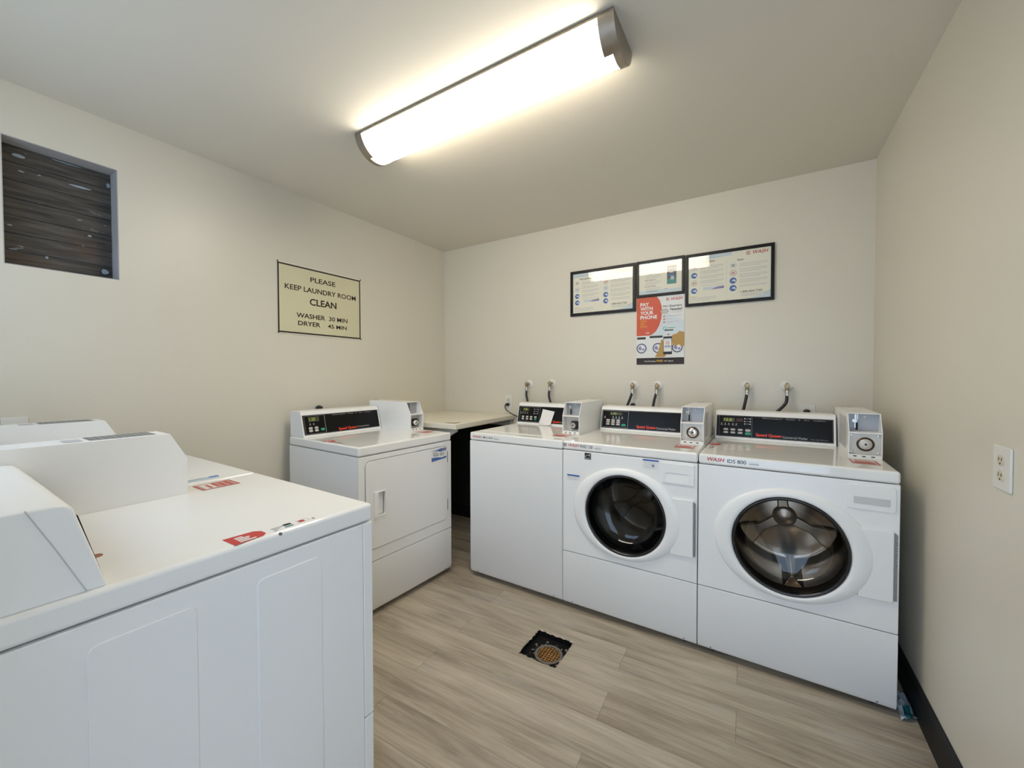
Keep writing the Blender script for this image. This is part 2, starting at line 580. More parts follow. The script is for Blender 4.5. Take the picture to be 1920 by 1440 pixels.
# ------------------------------------------------------------------ the setting
DR = (1.572, 1.769, -1.305, -1.093)        # drain hole in the floor
T = 0.12
b = MB()
X0, X1, Y0, Y1 = -T, RX + T, NY - 0.9, T
b.box(X0, DR[0], Y0, Y1, -0.12, 0); b.box(DR[1], X1, Y0, Y1, -0.12, 0)
b.box(DR[0], DR[1], Y0, DR[2], -0.12, 0); b.box(DR[0], DR[1], DR[3], Y1, -0.12, 0)
struct('floor', b, floor_m)
struct('ceiling', MB().box(-T, RX + T, NY - T, T, H, H + T), ceil_m)
struct('wall_back', MB().box(0, RX, 0, T, 0, H), wall_m)
struct('wall_right', MB().box(RX, RX + T, NY - T, T, 0, H), wall_m)
OY0, OY1, OZ0, OZ1, OD = -2.582, -2.247, 1.731, 2.236, 0.088     # opening in the left wall
b = MB()
b.box(-T, 0, NY - T, OY0, 0, H); b.box(-T, 0, OY1, T, 0, H)
b.box(-T, 0, OY0, OY1, 0, OZ0); b.box(-T, 0, OY0, OY1, OZ1, H)
struct('wall_left', b, wall_m)
b = MB()
b.box(0, WIN_X0, NY - T, NY, 0, H); b.box(WIN_X1, DOOR_X0, NY - T, NY, 0, H); b.box(DOOR_X1, RX, NY - T, NY, 0, H)
b.box(WIN_X0, WIN_X1, NY - T, NY, 0, WIN_Z0); b.box(WIN_X0, WIN_X1, NY - T, NY, WIN_Z1, H); b.box(DOOR_X0, DOOR_X1, NY - T, NY, DOOR_Z, H)
struct('wall_near', b, wall_m)
BT = 0.012
struct('baseboard_right', MB().prism([(RX - BT, 0), (RX, 0), (RX, 0.127), (RX - 0.004, 0.127), (RX - BT, 0.118)], NY, 0, 'y'), base_m)
struct('baseboard_back', MB().prism([(-BT, 0), (0, 0), (0, 0.10), (-0.004, 0.10), (-BT, 0.094)], 0, RX - BT, 'x'), base_m)
struct('baseboard_left', MB().prism([(0, 0), (BT, 0), (BT, 0.094), (0.004, 0.10), (0, 0.10)], NY, -BT, 'y'), base_m)
b = MB()
y0, y1 = NY - T - .01, NY + 0.012
b.box(DOOR_X0 - .05, DOOR_X0, y0, y1, 0, DOOR_Z + .05); b.box(DOOR_X1, DOOR_X1 + .05, y0, y1, 0, DOOR_Z + .05); b.box(DOOR_X0, DOOR_X1, y0, y1, DOOR_Z, DOOR_Z + .05)
struct('trim_1', b, enamel2, 0.003)
b = MB()
b.box(WIN_X0 - .04, WIN_X0, y0, y1, WIN_Z0 - .04, WIN_Z1 + .04); b.box(WIN_X1, WIN_X1 + .04, y0, y1, WIN_Z0 - .04, WIN_Z1 + .04)
b.box(WIN_X0, WIN_X1, y0, y1, WIN_Z0 - .04, WIN_Z0); b.box(WIN_X0, WIN_X1, y0, y1, WIN_Z1, WIN_Z1 + .04)
b.box((WIN_X0 + WIN_X1) / 2 - .02, (WIN_X0 + WIN_X1) / 2 + .02, NY - .08, NY - .04, WIN_Z0, WIN_Z1)
struct('window_2', b, enamel2, 0.003)

# boarded opening high on the left wall
b = MB()
e = 0.003
b.box(-OD, 0, OY0, OY0 + e, OZ0, OZ1); b.box(-OD, 0, OY1 - e, OY1, OZ0, OZ1)
b.box(-OD, 0, OY0 + e, OY1 - e, OZ0, OZ0 + e); b.box(-OD, 0, OY0 + e, OY1 - e, OZ1 - e, OZ1)
win = struct('window_1', b, jamb_m)
b = MB()
nb = 7
for i in range(nb):
    z0 = OZ0 + (OZ1 - OZ0) * i / nb; z1 = OZ0 + (OZ1 - OZ0) * (i + 1) / nb
    b.box(-OD - 0.02, -OD + 0.004 * rnd.random(), OY0, OY1, z0 + 0.001, z1 - 0.001)
bd = b.build('board', board_m, win, 0.002)
tag(bd, label='dark weathered boards closing the opening')
b = MB()
b.M = frame((-OD + 0.006, OY0, OZ0), (0, 1, 0), (0, 0, 1))
for x, y, w, h in ((0.19, 0.40, 0.085, 0.012), (0.03, 0.455, 0.05, 0.018), (0.05, 0.40, 0.022, 0.007), (0.105, 0.405, 0.012, 0.006), (0.315, 0.435, 0.016, 0.03),
                   (0.29, 0.03, 0.03, 0.03), (0.02, 0.075, 0.03, 0.006), (0.25, 0.19, 0.015, 0.012), (0.02, 0.17, 0.016, 0.008), (0.12, 0.06, 0.012, 0.012), (0.14, 0.49, 0.10, 0.006)):
    pts = [(x + w * .5 * (1 + math.cos(a) * (0.7 + .3 * rnd.random())), y + h * .5 * (1 + math.sin(a) * (0.6 + .4 * rnd.random())), 0) for a in [2 * PI * k / 9 for k in range(9)]]
    b.quad(pts)
b.build('paint_flake', mat('blue_grey_paint', (0.30, 0.36, 0.42), 0.6), bd)

# ------------------------------------------------------------------ ceiling light
LX0, LX1, LYC, LW, LD = 0.862, 2.120, -1.514, 0.104, 0.094
light = thing('ceiling_light', 'long wraparound fluorescent ceiling light with brushed nickel end caps', 'ceiling light', ((LX0 + LX1) / 2, LYC, H))
LO = (-(LX0 + LX1) / 2, -LYC, -H)
RAIL = 0.009
def dprof(w, d, n=24, a0=0.0, a1=1.0):
    """shallow circular arc hanging from the rails: (y, z) points"""
    dd = d - RAIL
    r = (w * w + dd * dd) / (2 * dd)
    am = math.asin(w / r)
    out = []
    for i in range(n + 1):
        t = -am + 2 * am * (a0 + (a1 - a0) * i / n)
        out.append((LYC + r * math.sin(t), H - RAIL - dd + r * (1 - math.cos(t))))
    return out
b = MB()
b.box(LX0 + .01, LX1 - .01, LYC - LW + .002, LYC + LW - .002, H - 0.006, H)
for sy in (-1, 1):
    y0, y1 = sorted((LYC + sy * LW, LYC + sy * (LW + 0.0035)))
    b.box(LX0 + .01, LX1 - .01, y0, y1, H - RAIL - 0.003, H)
b.build('base_pan', nickel, light, 0.001, off=LO)
MB().prism(dprof(LW, LD), LX0 + 0.012, LX1 - 0.012, 'x').build('diffuser', lens_m, light, off=LO, sharp=50)
def cap(xo, xi, sgn):
    b = MB()
    g = 0.004
    # end disc
    b.prism(dprof(LW + g, LD + g) + [(LYC + LW + g, H - 0.001), (LYC - LW - g, H - 0.001)], xo, xo + sgn * 0.010, 'x')
    b.box(min(xo + sgn * .01, xi), max(xo + sgn * .01, xi), LYC - LW - g, LYC - LW, H - RAIL - .002, H - .001)
    n = 26
    aj = 0.38
    def shell(xa, xb, a0, a1):
        po = dprof(LW + g, LD + g, n, a0, a1); pi_ = dprof(LW + 0.0012, LD + 0.0012, n, a0, a1)
        b.prism(po + pi_[::-1], xa, xb, 'x')
    shell(xo + sgn * 0.010, xi, 0, aj)
    shell(xo + sgn * 0.010, xo + sgn * 0.024, aj, 1.0)
    for k in range(3):
        x = xo + sgn * (0.030 + 0.0085 * k)
        shell(x, x + sgn * 0.0022, aj, 1.0)
    return b.build('end_cap', nickel, light, off=LO, sharp=50)
cap(LX1, LX1 - 0.054, -1)
cap(LX0, LX0 + 0.044, 1)

# ------------------------------------------------------------------ laundry machines
def text_on(b, M, items):
    old = b.M
    b.M = M
    for it in items:
        b.cur = it[0]
        b.text(*it[1:6], **(it[6] if len(it) > 6 else {}))
    b.M = old

def wash_logo(b, x0, y0, x1, y1, red, dark, z=0.0):
    """swoosh mark and slanted capitals"""
    h = y1 - y0
    b.cur = dark
    sw = h * 1.25
    for r, dx in ((0.52, 0), (0.40, 0.42)):
        b.ring(x0 + h * (0.5 + dx), y0 + h * 0.48, h * (r - 0.16), h * r, z, 16, math.radians(70), math.radians(290))
    b.rect(x0 + h * .1, y0 + h * .42, x0 + h * .62, y0 + h * .54, z)
    b.cur = red
    b.text('WASH', x0 + sw + h * .25, y0, x1, y1, z, 0.012, 0.25)

def make_machine(name, label, loc, rz, kind, w=0.683, ht=0.928, hs=0.882, hk=0.318, lid_label=None, opts=()):
    """local frame: x along the front from its left end, y back, z up; origin moved to the middle of the base"""
    d = 0.700
    root = thing(name, label, 'washing machine' if kind != 'dryer' else 'dryer')
    root.rotation_euler = (0, 0, rz)
    c, s = math.cos(rz), math.sin(rz)
    root.location = (loc[0] + c * w / 2 - s * d / 2, loc[1] + s * w / 2 + c * d / 2, 0)
    OFF = (-w / 2, -d / 2, 0)
    def B(mb, nm, m, parent=root, bevel=0.0, seg=2, **k):
        return mb.build(nm, m, parent, bevel, seg, off=OFF, **k)
    g = 0.0016
    ft = 0.030 if 'wrap' in opts else 0.014        # front panel thickness
    zb = 0.03
    # feet
    for fx in (0.06, w - 0.06):
        for fy in (0.07, d - 0.07):
            B(MB().lathe([(0.018, 0), (0.022, 0.004), (0.022, 0.014), (0.012, 0.018), (0.012, 0.034)], (fx, fy, 0), 'z', 16, cap0=True), 'foot', black_rubber)
    # cabinet
    b = MB()
    if kind == 'front':
        t = 0.012
        b.box(0, t, ft + .001, d, zb, hs - .003); b.box(w - t, w, ft + .001, d, zb, hs - .003)
        b.box(t, w - t, d - t, d, zb, hs - .003); b.box(t, w - t, ft + .001, d - t, zb, zb + t)
        b.box(t, w - t, ft + .001, d - t, hs - t - .003, hs - .003)
        b.box(t, w - t, ft + .001, ft + .01, zb + t, hk - .0005 + .02)
    else:
        b.box(0, w, ft + .0015, d, zb, hs - .003)
    if 'emboss' in opts:
        for v0, v1 in ((0.156, 0.309), (0.421, 0.576)):
            b.prism(rrect(v0, v1, 0.09, 0.829, 0.016, 5), -0.0025, 0.002, 'x')
    B(b, 'cabinet', enamel, bevel=0.002)
    # top
    b = MB()
    b.box(0, w, -0.002, d, hs, ht)
    top = B(b, 'top_panel', enamel_top, bevel=0.010, seg=4)
    # fronts
    lower_prof = [(0.0, zb + 0.020), (0.0, hk - 0.002), (ft, hk - 0.002), (ft, zb), (0.010, zb)]
    cu, cz = 0.3415, 0.575
    if kind == 'top':
        full = [(0.0, zb + 0.020), (0.0, hs - 0.003), (ft, hs - 0.003), (ft, zb), (0.010, zb)]
        B(MB().prism(full, 0, w, 'x'), 'front_panel', enamel, bevel=0.004, seg=3)
    else:
        B(MB().prism(lower_prof, 0, w, 'x'), 'lower_panel', enamel, bevel=0.004, seg=3)
        b = MB()
        if kind == 'front':
            hole = [(cu + 0.205 * math.cos(2 * PI * i / 96), cz + 0.205 * math.sin(2 * PI * i / 96)) for i in range(96)]
            b.plate_hole(0, w, hk + 0.002, hs - 0.003, hole, 0, ft)
            B(b, 'front_panel', enamel, bevel=0.003, seg=3)
        elif kind == 'dryer':
            hole = rrect(0.037, 0.648, 0.362, 0.840, 0.034, 10)
            b.plate_hole(0, w, hk + 0.002, hs - 0.003, hole, 0, ft)
            B(b, 'front_panel', enamel, bevel=0.0015, seg=2)
        else:
            b.box(0, w, 0, ft, hk + 0.002, hs - 0.003)
            B(b, 'front_panel', enamel, bevel=0.003, seg=3)
    for sx in (0.055, w - 0.055):
        B(MB().lathe([(0.0001, -0.0022), (0.0035, -0.0012), (0.0035, 0.004)], (sx, 0.005, zb + 0.012), 'y', 10), 'screw', seam_m)

    # front-loader door, window, drum
    if kind == 'front':
        B(MB().box(cu - 0.25, cu + 0.25, 0.60, 0.604, cz - 0.25, cz + 0.25), 'drum_backing', dark_m)
        dm = drum_steel if 'bright' in opts else mat('dim_drum_steel', (0.30, 0.28, 0.25), 0.3, 1.0)
        b = MB()
        b.lathe([(0.206, 0.085), (0.215, 0.095), (0.240, 0.13), (0.240, 0.42), (0.232, 0.45), (0.205, 0.462), (0.17, 0.452), (0.10, 0.440), (0.035, 0.436), (0.0005, 0.436)], (cu, 0, cz), 'y', 72)
        drum = B(b, 'drum', dm, sharp=60)
        b = MB()
        for k in range(3):
            a = PI / 2 + k * 2 * PI / 3 + 0.12
            ca, sa = math.cos(a), math.sin(a)
            M = Matrix(((ca, 0, -sa, cu), (0, 1, 0, 0), (sa, 0, ca, cz), (0, 0, 0, 1)))
            b.M = M
            # spider arm pressed into the drum back (Y-shaped)
            b.prism([(0.02, -0.026), (0.12, -0.020), (0.205, -0.052), (0.215, -0.030), (0.215, 0.030), (0.205, 0.052), (0.12, 0.020), (0.02, 0.026)], 0.418, 0.44, 'y')
            # lifter along the drum wall
        b.M = None
        b.lathe([(0.052, 0.438), (0.05, 0.414), (0.036, 0.408), (0.0005, 0.406)], (cu, 0, cz), 'y', 36)
        b.build('drum_spider', dm, drum, 0.006, 3, off=OFF)
        for k in range(3):
            a = -PI / 2 + k * 2 * PI / 3 + 0.12
            ca, sa = math.cos(a), math.sin(a)
            b = MB()
            b.M = Matrix(((ca, 0, -sa, cu), (0, 1, 0, 0), (sa, 0, ca, cz), (0, 0, 0, 1)))
            b.prism([(0.243, -0.045), (0.195, -0.014), (0.185, 0.0), (0.195, 0.014), (0.243, 0.045)], 0.16, 0.42, 'y')
            b.build('lifter', dm if 'bright' in opts else mat('grey_lifter', (0.10, 0.10, 0.10), 0.45), drum, 0.008, 3, off=OFF)
        B(MB().lathe([(0.2045, 0.002), (0.2045, 0.016), (0.196, 0.03), (0.205, 0.05), (0.197, 0.07), (0.207, 0.086), (0.216, 0.09)], (cu, 0, cz), 'y', 72), 'door_gasket', black_rubber)
        # oval door ring
        b = MB()
        n = 96
        prof = [(0.0, 0.0015), (0.0, -0.0030), (0.02, -0.0050), (0.12, -0.0085), (0.28, -0.0118), (0.5, -0.0145), (0.72, -0.0155), (0.88, -0.0145), (0.96, -0.0115), (1.0, -0.0050), (1.0, 0.0015)]
        vs = []; fs = []
        for t, h in prof:
            for i in range(n):
                th = 2 * PI * i / n
                ox, oz = cu + 0.276 * math.cos(th), cz + 0.005 + 0.233 * math.sin(th)
                ix, iz = cu + 0.2045 * math.cos(th), cz + 0.2045 * math.sin(th)
                vs.append((ox + (ix - ox) * t, h, oz + (iz - oz) * t))
        m_ = len(prof)
        for j in range(m_):
            for i in range(n):
                fs.append((j * n + i, j * n + (i + 1) % n, ((j + 1) % m_) * n + (i + 1) % n, ((j + 1) % m_) * n + i))
        b.add(vs, fs)
        door = B(b, 'door', enamel2, sharp=50)
        rim = B(MB().lathe([(0.2040, -0.006), (0.2035, -0.010), (0.199, -0.0125), (0.194, -0.0105), (0.190, -0.002), (0.190, 0.006), (0.2040, 0.006)], (cu, 0, cz), 'y', 96), 'window_rim', mat('glossy_black_rim', (0.008, 0.008, 0.009), 0.12, 0, 0.6), door, sharp=60)
        gp = [(0.1905, 0.0), (0.186, 0.012), (0.180, 0.030), (0.170, 0.052), (0.150, 0.072), (0.120, 0.084), (0.08, 0.091), (0.04, 0.094), (0.0004, 0.095)]
        B(MB().lathe(gp, (cu, 0, cz), 'y', 96), 'window_glass', door_glass if 'bright' in opts else door_glass_dark, door, sharp=70)
        # latch side of the door with its ribbed grip
        b = MB()
        b.prism([(0.566, 0.435), (0.6665, 0.437), (0.6665, 0.706), (0.566, 0.703)], -0.0085, -0.0003, 'y')
        hd = B(b, 'door_handle', enamel2, door, 0.003, 3)
        b = MB()
        b.box(0.6668, 0.6725, -0.0070, -0.0003, 0.445, 0.697)
        for k in range(26):
            z = 0.447 + k * (0.25 / 26)
            b.box(0.6662, 0.6762, -0.0088, -0.0005, z, z + 0.0055)
        B(b, 'grip', grey_rib, door)
        # detergent drawer
        b = MB()
        if 'flatpull' in opts:
            b.prism(rrect(0.528, 0.671, 0.772, 0.866, 0.010), -0.004, 0.0005, 'y')
            dr = B(b, 'detergent_drawer', enamel2, bevel=0.0018)
            B(MB().prism(rrect(0.549, 0.655, 0.793, 0.821, 0.004), -0.0050, -0.0036, 'y'), 'drawer_pull', mat('pale_grey_plastic', (0.60, 0.60, 0.60), 0.5), dr, 0.0005)
        else:
            hole = rrect(0.542, 0.645, 0.783, 0.823, 0.006, 6)
            b.plate_hole(0.524, 0.669, 0.773, 0.868, hole, -0.005, 0.0005)
            dr = B(b, 'detergent_drawer', enamel2, bevel=0.0018)
            b = MB()
            b.prism([(-0.0012, 0.823), (-0.0002, 0.823), (-0.0002, 0.783), (-0.0044, 0.783), (-0.0040, 0.788), (-0.0018, 0.812)], 0.542, 0.645, 'x')
            B(b, 'drawer_pull', enamel2, dr)
    # dryer door
    if kind == 'dryer':
        b = MB()
        hole = rrect(0.094, 0.160, 0.536, 0.662, 0.006, 6)
        b.plate_hole(0.0405, 0.6445, 0.3655, 0.8365, hole, -0.004, 0.006)
        # round the outer corners of the plate by replacing the silhouette
        b = MB()
        outer = rrect(0.0405, 0.6445, 0.3655, 0.8365, 0.031, 8)
        k = len(outer)
        inner = rrect(0.112, 0.160, 0.536, 0.662, 0.008, 8)
        vs = []
        for y in (-0.004, 0.008):
            vs += [(p[0], y, p[1]) for p in outer] + [(p[0], y, p[1]) for p in inner]
        fs = []
        for i in range(k):
            j = (i + 1) % k
            fs += [(i, j, k + j, k + i), (2 * k + j, 2 * k + i, 3 * k + i, 3 * k + j), (k + i, k + j, 3 * k + j, 3 * k + i), (j, i, 2 * k + i, 2 * k + j)]
        b.add(vs, fs)
        door = B(b, 'door', enamel, bevel=0.0015)
        b = MB()
        b.prism([(0.089, -0.004), (0.089, -0.012), (0.094, -0.015), (0.110, -0.015), (0.113, -0.010), (0.113, -0.004)], 0.531, 0.667, 'z')
        b.box(0.110, 0.163, -0.0075, -0.0035, 0.661, 0.667); b.box(0.110, 0.163, -0.0075, -0.0035, 0.531, 0.537)
        b.box(0.159, 0.163, -0.0075, -0.0035, 0.537, 0.661)
        b.box(0.113, 0.159, 0.0128, 0.0142, 0.537, 0.661)
        B(b, 'door_handle', enamel2, door, 0.0012)
        for z in (0.455, 0.765):
            B(MB().box(0.6455, 0.6505, -0.003, 0.004, z - 0.035, z + 0.035), 'hinge', mat('hinge_metal', (0.22, 0.2, 0.18), 0.4, 0.6), door)
        b = MB(); b.M = frame((0.506, -0.0046, 0.751), (1, 0, 0), (0, 0, 1))
        b.cur = 0; b.rect(0, 0, 0.128, 0.082)
        b.cur = 1
        b.quad([(0, 0.004, .0003), (0.128, 0.012, .0003), (0.128, 0.024, .0003), (0.085, 0.019, .0003), (0.05, 0.026, .0003), (0.0, 0.028, .0003)])
        b.quad([(0.0, 0.070, .0003), (0.045, 0.066, .0003), (0.075, 0.058, .0003), (0.128, 0.060, .0003), (0.128, 0.078, .0003), (0.08, 0.078, .0003), (0.045, 0.072, .0003)])
        b.cur = 2; b.text('VLK 323', 0.012, 0.034, 0.105, 0.050, .0004, 0.01)
        b.cur = 3; b.rect(0.010, 0.054, 0.045, 0.058, .0004); b.quad([(0.085, 0.061, .0005), (0.124, 0.062, .0005), (0.124, 0.076, .0005), (0.09, 0.075, .0005)])
        B(b, 'door_sticker', [white_p, blue_p, black_p, purple_p], door, recalc=False)

    # top-loader lid
    if kind == 'top':
        b = MB(); b.box(0.022, w - 0.022, 0.080, 0.500, ht, ht + 0.0035)
        B(b, 'lid', enamel_top, bevel=0.003, seg=3)
    # control console
    con_x1 = w - 0.126
    b = MB()
    b.prism([(0.546, ht - 0.001), (0.548, ht + 0.008), (0.585, ht + 0.146), (0.594, ht + 0.154), (0.606, ht + 0.156), (0.70, ht + 0.156), (0.708, ht + 0.150), (0.708, ht - 0.001)], 0.010, con_x1, 'x')
    con = B(b, 'console', enamel2, bevel=0.005, seg=3)
    if 'endseam' in opts:
        b = MB()
        b.tube([(0.0095, 0.572, ht + 0.001), (0.0095, 0.606, ht + 0.085), (0.0095, 0.637, ht + 0.156)], 0.0009, 5)
        B(b, 'console_seam', lgrey_p, con)
    # black control panel lying on the sloped face
    sl = Vector((0, 0.0347, 0.138)).normalized()
    nrm = Vector((1, 0, 0)).cross(sl)
    o0 = Vector((0.016, 0.5515, ht + 0.013)) + nrm * 0.0012
    P = frame(o0, (1, 0, 0), sl)
    pw, ph = con_x1 - 0.010 - 0.016, 0.122
    if 'nopanel' not in opts:
        b = MB(); b.M = P
        b.box(0, pw, 0, ph, -0.002, 0.0010)
        pan = B(b, 'control_panel', black_panel, con, 0.0008)
        b = MB(); b.M = P
        z = 0.0016
        mm = [white_p, grey_p, btn_m, green_p, redorange, led_bg, led_m, lgrey_p, mat('dark_red_window', (0.06, 0.008, 0.008), 0.3)]
        b.cur = 1; b.outline(0.003, 0.003, pw - 0.003, ph - 0.003, 0.0008, z)
        style = [o for o in opts if o.startswith('c_')][0]
        if style == 'c_front2':
            b.cur = 7; b.outline(0.006, 0.006, 0.178, ph - 0.006, 0.0011, z)
            b.cur = 5; b.rect(0.058, 0.088, 0.135, 0.106, z)
            b.cur = 6; b.text('1.75', 0.062, 0.090, 0.098, 0.104, z + .0004, 0.01)
            b.cur = 0
            for x in (0.022, 0.078, 0.098, 0.118, 0.138):
                b.disc(x, 0.076, 0.003, z=z); b.rect(x - 0.006, 0.066, x + 0.006, 0.068, z)
            for i, x in enumerate((0.034, 0.068, 0.102)):
                for y in (0.049, 0.036, 0.022):
                    b.cur = 2; b.rect(x, y, x + 0.023, y + 0.0105, z)
            b.cur = 3; b.rect(0.136, 0.018, 0.163, 0.032, z)
            br = (0.234, 0.012, 0.352, 0.030, 0.357, 0.012, 0.468, 0.025, 'Commercial Washer')
        elif style == 'c_front3':
            b.cur = 7; b.rect(0.175, 0.006, 0.1758, ph - 0.006, z); b.rect(0.014, 0.006, 0.0145, ph - 0.006, z)
            b.cur = 5; b.rect(0.034, 0.085, 0.092, 0.107, z)
            b.cur = 6; b.text('15.0', 0.040, 0.088, 0.078, 0.104, z + .0004, 0.012)
            b.cur = 8; b.rect(0.100, 0.088, 0.132, 0.106, z)
            b.cur = 0
            for x in (0.027, 0.045, 0.063, 0.083, 0.100):
                b.disc(x, 0.074, 0.0025, z=z); b.rect(x - 0.005, 0.066, x + 0.005, 0.0675, z)
            for y in (0.105, 0.090, 0.076):
                b.disc(0.141, y, 0.003, z=z); b.disc(0.167, y, 0.003, z=z)
                b.cur = 1; b.rect(0.146, y - 0.001, 0.162, y + 0.001, z); b.cur = 0
            for x in (0.037, 0.072, 0.108):
                for y in (0.036, 0.019):
                    b.cur = 2; b.prism([(p[0], p[1]) for p in rrect(x, x + 0.024, y, y + 0.011, 0.005, 3)], z - .0004, z, 'z')
            b.cur = 2; b.prism(rrect(0.144, 0.170, 0.034, 0.047, 0.005, 3), z - .0004, z, 'z')
            b.cur = 3; b.prism(rrect(0.143, 0.172, 0.015, 0.030, 0.006, 3), z - .0004, z, 'z')
            b.cur = 1; b.text('PERMANENT   PRESS   &   ALL   FABRIC', 0.225, 0.109, 0.50, 0.114, z)
            br = (0.195, 0.012, 0.312, 0.028, 0.317, 0.010, 0.425, 0.022, 'Commercial Washer')
            b.cur = 1; b.text('Ultra High Efficiency', 0.436, 0.010, 0.510, 0.016, z)
        elif style == 'c_top':
            b.cur = 7; b.outline(0.016, 0.006, 0.184, ph - 0.006, 0.0008, z)
            b.cur = 5; b.rect(0.034, 0.086, 0.090, 0.108, z)
            b.cur = 6; b.text('1.50', 0.048, 0.089, 0.074, 0.105, z + .0004, 0.012)
            b.cur = 0
            for x in (0.022, 0.040, 0.058, 0.078):
                b.disc(x, 0.076, 0.0025, z=z); b.rect(x - 0.005, 0.066, x + 0.005, 0.0675, z)
            for y in (0.100, 0.084, 0.068):
                b.disc(0.135, y, 0.003, z=z); b.disc(0.166, y, 0.003, z=z)
                b.cur = 1; b.rect(0.140, y - 0.001, 0.160, y + 0.001, z); b.cur = 0
            for i, x in enumerate((0.034, 0.070, 0.104, 0.140)):
                for y in (0.036, 0.020):
                    b.cur = 3 if (i == 3 and y < 0.03) else 2
                    b.prism(rrect(x, x + 0.020, y, y + 0.012, 0.004, 3), z - .0004, z, 'z')
            br = (0.235, 0.010, 0.352, 0.025, 0.357, 0.010, 0.460, 0.021, 'Commercial Washer')
        else:
            b.cur = 7; b.rect(0.138, 0.004, 0.1388, ph - 0.004, z); b.outline(0.010, 0.006, 0.136, ph - 0.006, 0.0006, z)
            b.cur = 5; b.rect(0.036, 0.083, 0.098, 0.107, z)
            b.cur = 1; b.outline(0.034, 0.081, 0.100, 0.109, 0.0006, z)
            b.cur = 6; b.text('1.25', 0.042, 0.086, 0.076, 0.104, z + .0004, 0.012)
            b.cur = 0
            for x in (0.042, 0.064):
                b.disc(x, 0.068, 0.0025, z=z); b.rect(x - 0.005, 0.060, x + 0.005, 0.0615, z)
            for x in (0.030, 0.066):
                for y in (0.034, 0.018):
                    b.cur = 2; b.prism(rrect(x, x + 0.024, y, y + 0.014, 0.006, 3), z - .0004, z, 'z')
            b.cur = 3; b.prism(rrect(0.104, 0.130, 0.020, 0.036, 0.007, 3), z - .0004, z, 'z')
            b.cur = 1; b.text('PERMANENT   PRESS   &   ALL   FABRIC', 0.190, 0.109, 0.478, 0.114, z)
            br = (0.222, 0.010, 0.350, 0.027, 0.356, 0.012, 0.448, 0.024, 'Commercial Dryer')
        b.cur = 4; b.text('Speed Queen', br[0], br[1] - 0.004, br[2], br[3], z, 0.018)
        b.cur = 7; b.text(br[8], br[4], br[5], br[6], br[7], z)
        B(b, 'panel_print', mm, pan, recalc=False)

    # coin box
    u0, u1 = w - 0.119, w - 0.007
    prof = [(0.250, ht), (0.250, ht + 0.113), (0.292, ht + 0.192), (0.690, ht + 0.192), (0.690, ht)]
    b = MB()
    th = 0.0035
    b.prism(prof, u0, u0 + th, 'x'); b.prism(prof, u1 - th, u1, 'x')
    b.box(u0 + th, u1 - th, 0.292, 0.690, ht + 0.188, ht + 0.192)
    deep = 'deepvault' in opts
    vf = 0.292 if deep else 0.264
    b.box(u0 + th, u1 - th, 0.322, 0.690, ht + 0.0, ht + 0.188)
    b.box(u0 + th, u1 - th, 0.2515, 0.322, ht + 0.106, ht + 0.112)          # shelf
    b.box(u0 + th, u1 - th, 0.2515, 0.322, ht, ht + 0.016)                  # sill
    cb = B(b, 'coin_box', enamel2, bevel=0.001)
    B(MB().box(u0 + th, u1 - th, 0.314, 0.3215, ht + 0.1125, ht + 0.1875), 'coin_chute_panel', grey_panel, cb)
    b = MB()
    xs = u0 + 0.030
    b.box(xs - 0.004, xs + 0.004, 0.304, 0.3145, ht + 0.125, ht + 0.186)
    b.cyl((xs - 0.004, 0.306, ht + 0.157), 0.009, -0.010, 0.004, 'y', 20)
    b.box(xs + 0.006, xs + 0.010, 0.309, 0.3145, ht + 0.160, ht + 0.187)
    sl_ = B(b, 'coin_slide', chrome, cb, 0.0008)
    b = MB()
    b.box(xs + 0.001, xs + 0.0075, 0.3028, 0.3036, ht + 0.116, ht + 0.148)
    b.disc(0, 0, 0.001)
    b = MB(); b.box(xs + 0.001, xs + 0.0075, 0.3012, 0.3036, ht + 0.116, ht + 0.148)
    B(b, 'coin_slot', dark_m, cb)
    B(MB().lathe([(0.0001, -0.003), (0.005, -0.002), (0.006, 0.0)], (u0 + 0.062, 0.3135, ht + 0.176), 'y', 14), 'reject_button', vault_m, cb)
    uc = (u0 + u1) / 2 + (0.002 if not deep else 0.012)
    zc = ht + (0.060 if not deep else 0.052)
    B(MB().box(u0 + th, u1 - th, vf, vf + 0.006, ht + 0.0165, ht + 0.1055), 'vault_door', vault_m, cb, 0.0005)
    if not deep:
        b = MB(); b.lathe([(0.030, 0.0005), (0.030, -0.004), (0.0275, -0.006), (0.0245, -0.004), (0.0235, 0.0)], (uc, vf, zc), 'y', 40)
        B(b, 'lock_ring', mat('dark_bronze', (0.09, 0.055, 0.04), 0.35, 0.6), cb)
        b = MB(); b.lathe([(0.0232, 0.0), (0.0225, -0.008), (0.019, -0.011), (0.010, -0.012), (0.0001, -0.012)], (uc, vf, zc), 'y', 36)
        lk = B(b, 'lock', chrome if 'chromelock' in opts else vault_m, cb)
        for q in ((u0 + 0.012, ht + 0.024), (u1 - 0.012, ht + 0.024), (u0 + 0.012, ht + 0.097), (u1 - 0.012, ht + 0.097)):
            B(MB().lathe([(0.0001, -0.0035), (0.004, -0.003), (0.005, 0.0005)], (q[0], vf, q[1]), 'y', 14), 'vault_screw', steel, cb)
        B(MB().cyl((uc, vf - 0.0122, zc), 0.0042, -0.0006, 0.0004, 'y', 12), 'keyhole', dark_m, cb)
    else:
        b = MB(); b.prism(rrect(uc - 0.026, uc + 0.026, zc - 0.026, zc + 0.026, 0.012, 5), vf - 0.010, vf, 'y')
        B(b, 'lock_ring', black_rubber, cb, 0.002)
        b = MB(); b.lathe([(0.018, -0.0095), (0.018, -0.024), (0.015, -0.027), (0.0001, -0.027)], (uc - 0.006, vf, zc), 'y', 30)
        B(b, 'lock', chrome, cb)
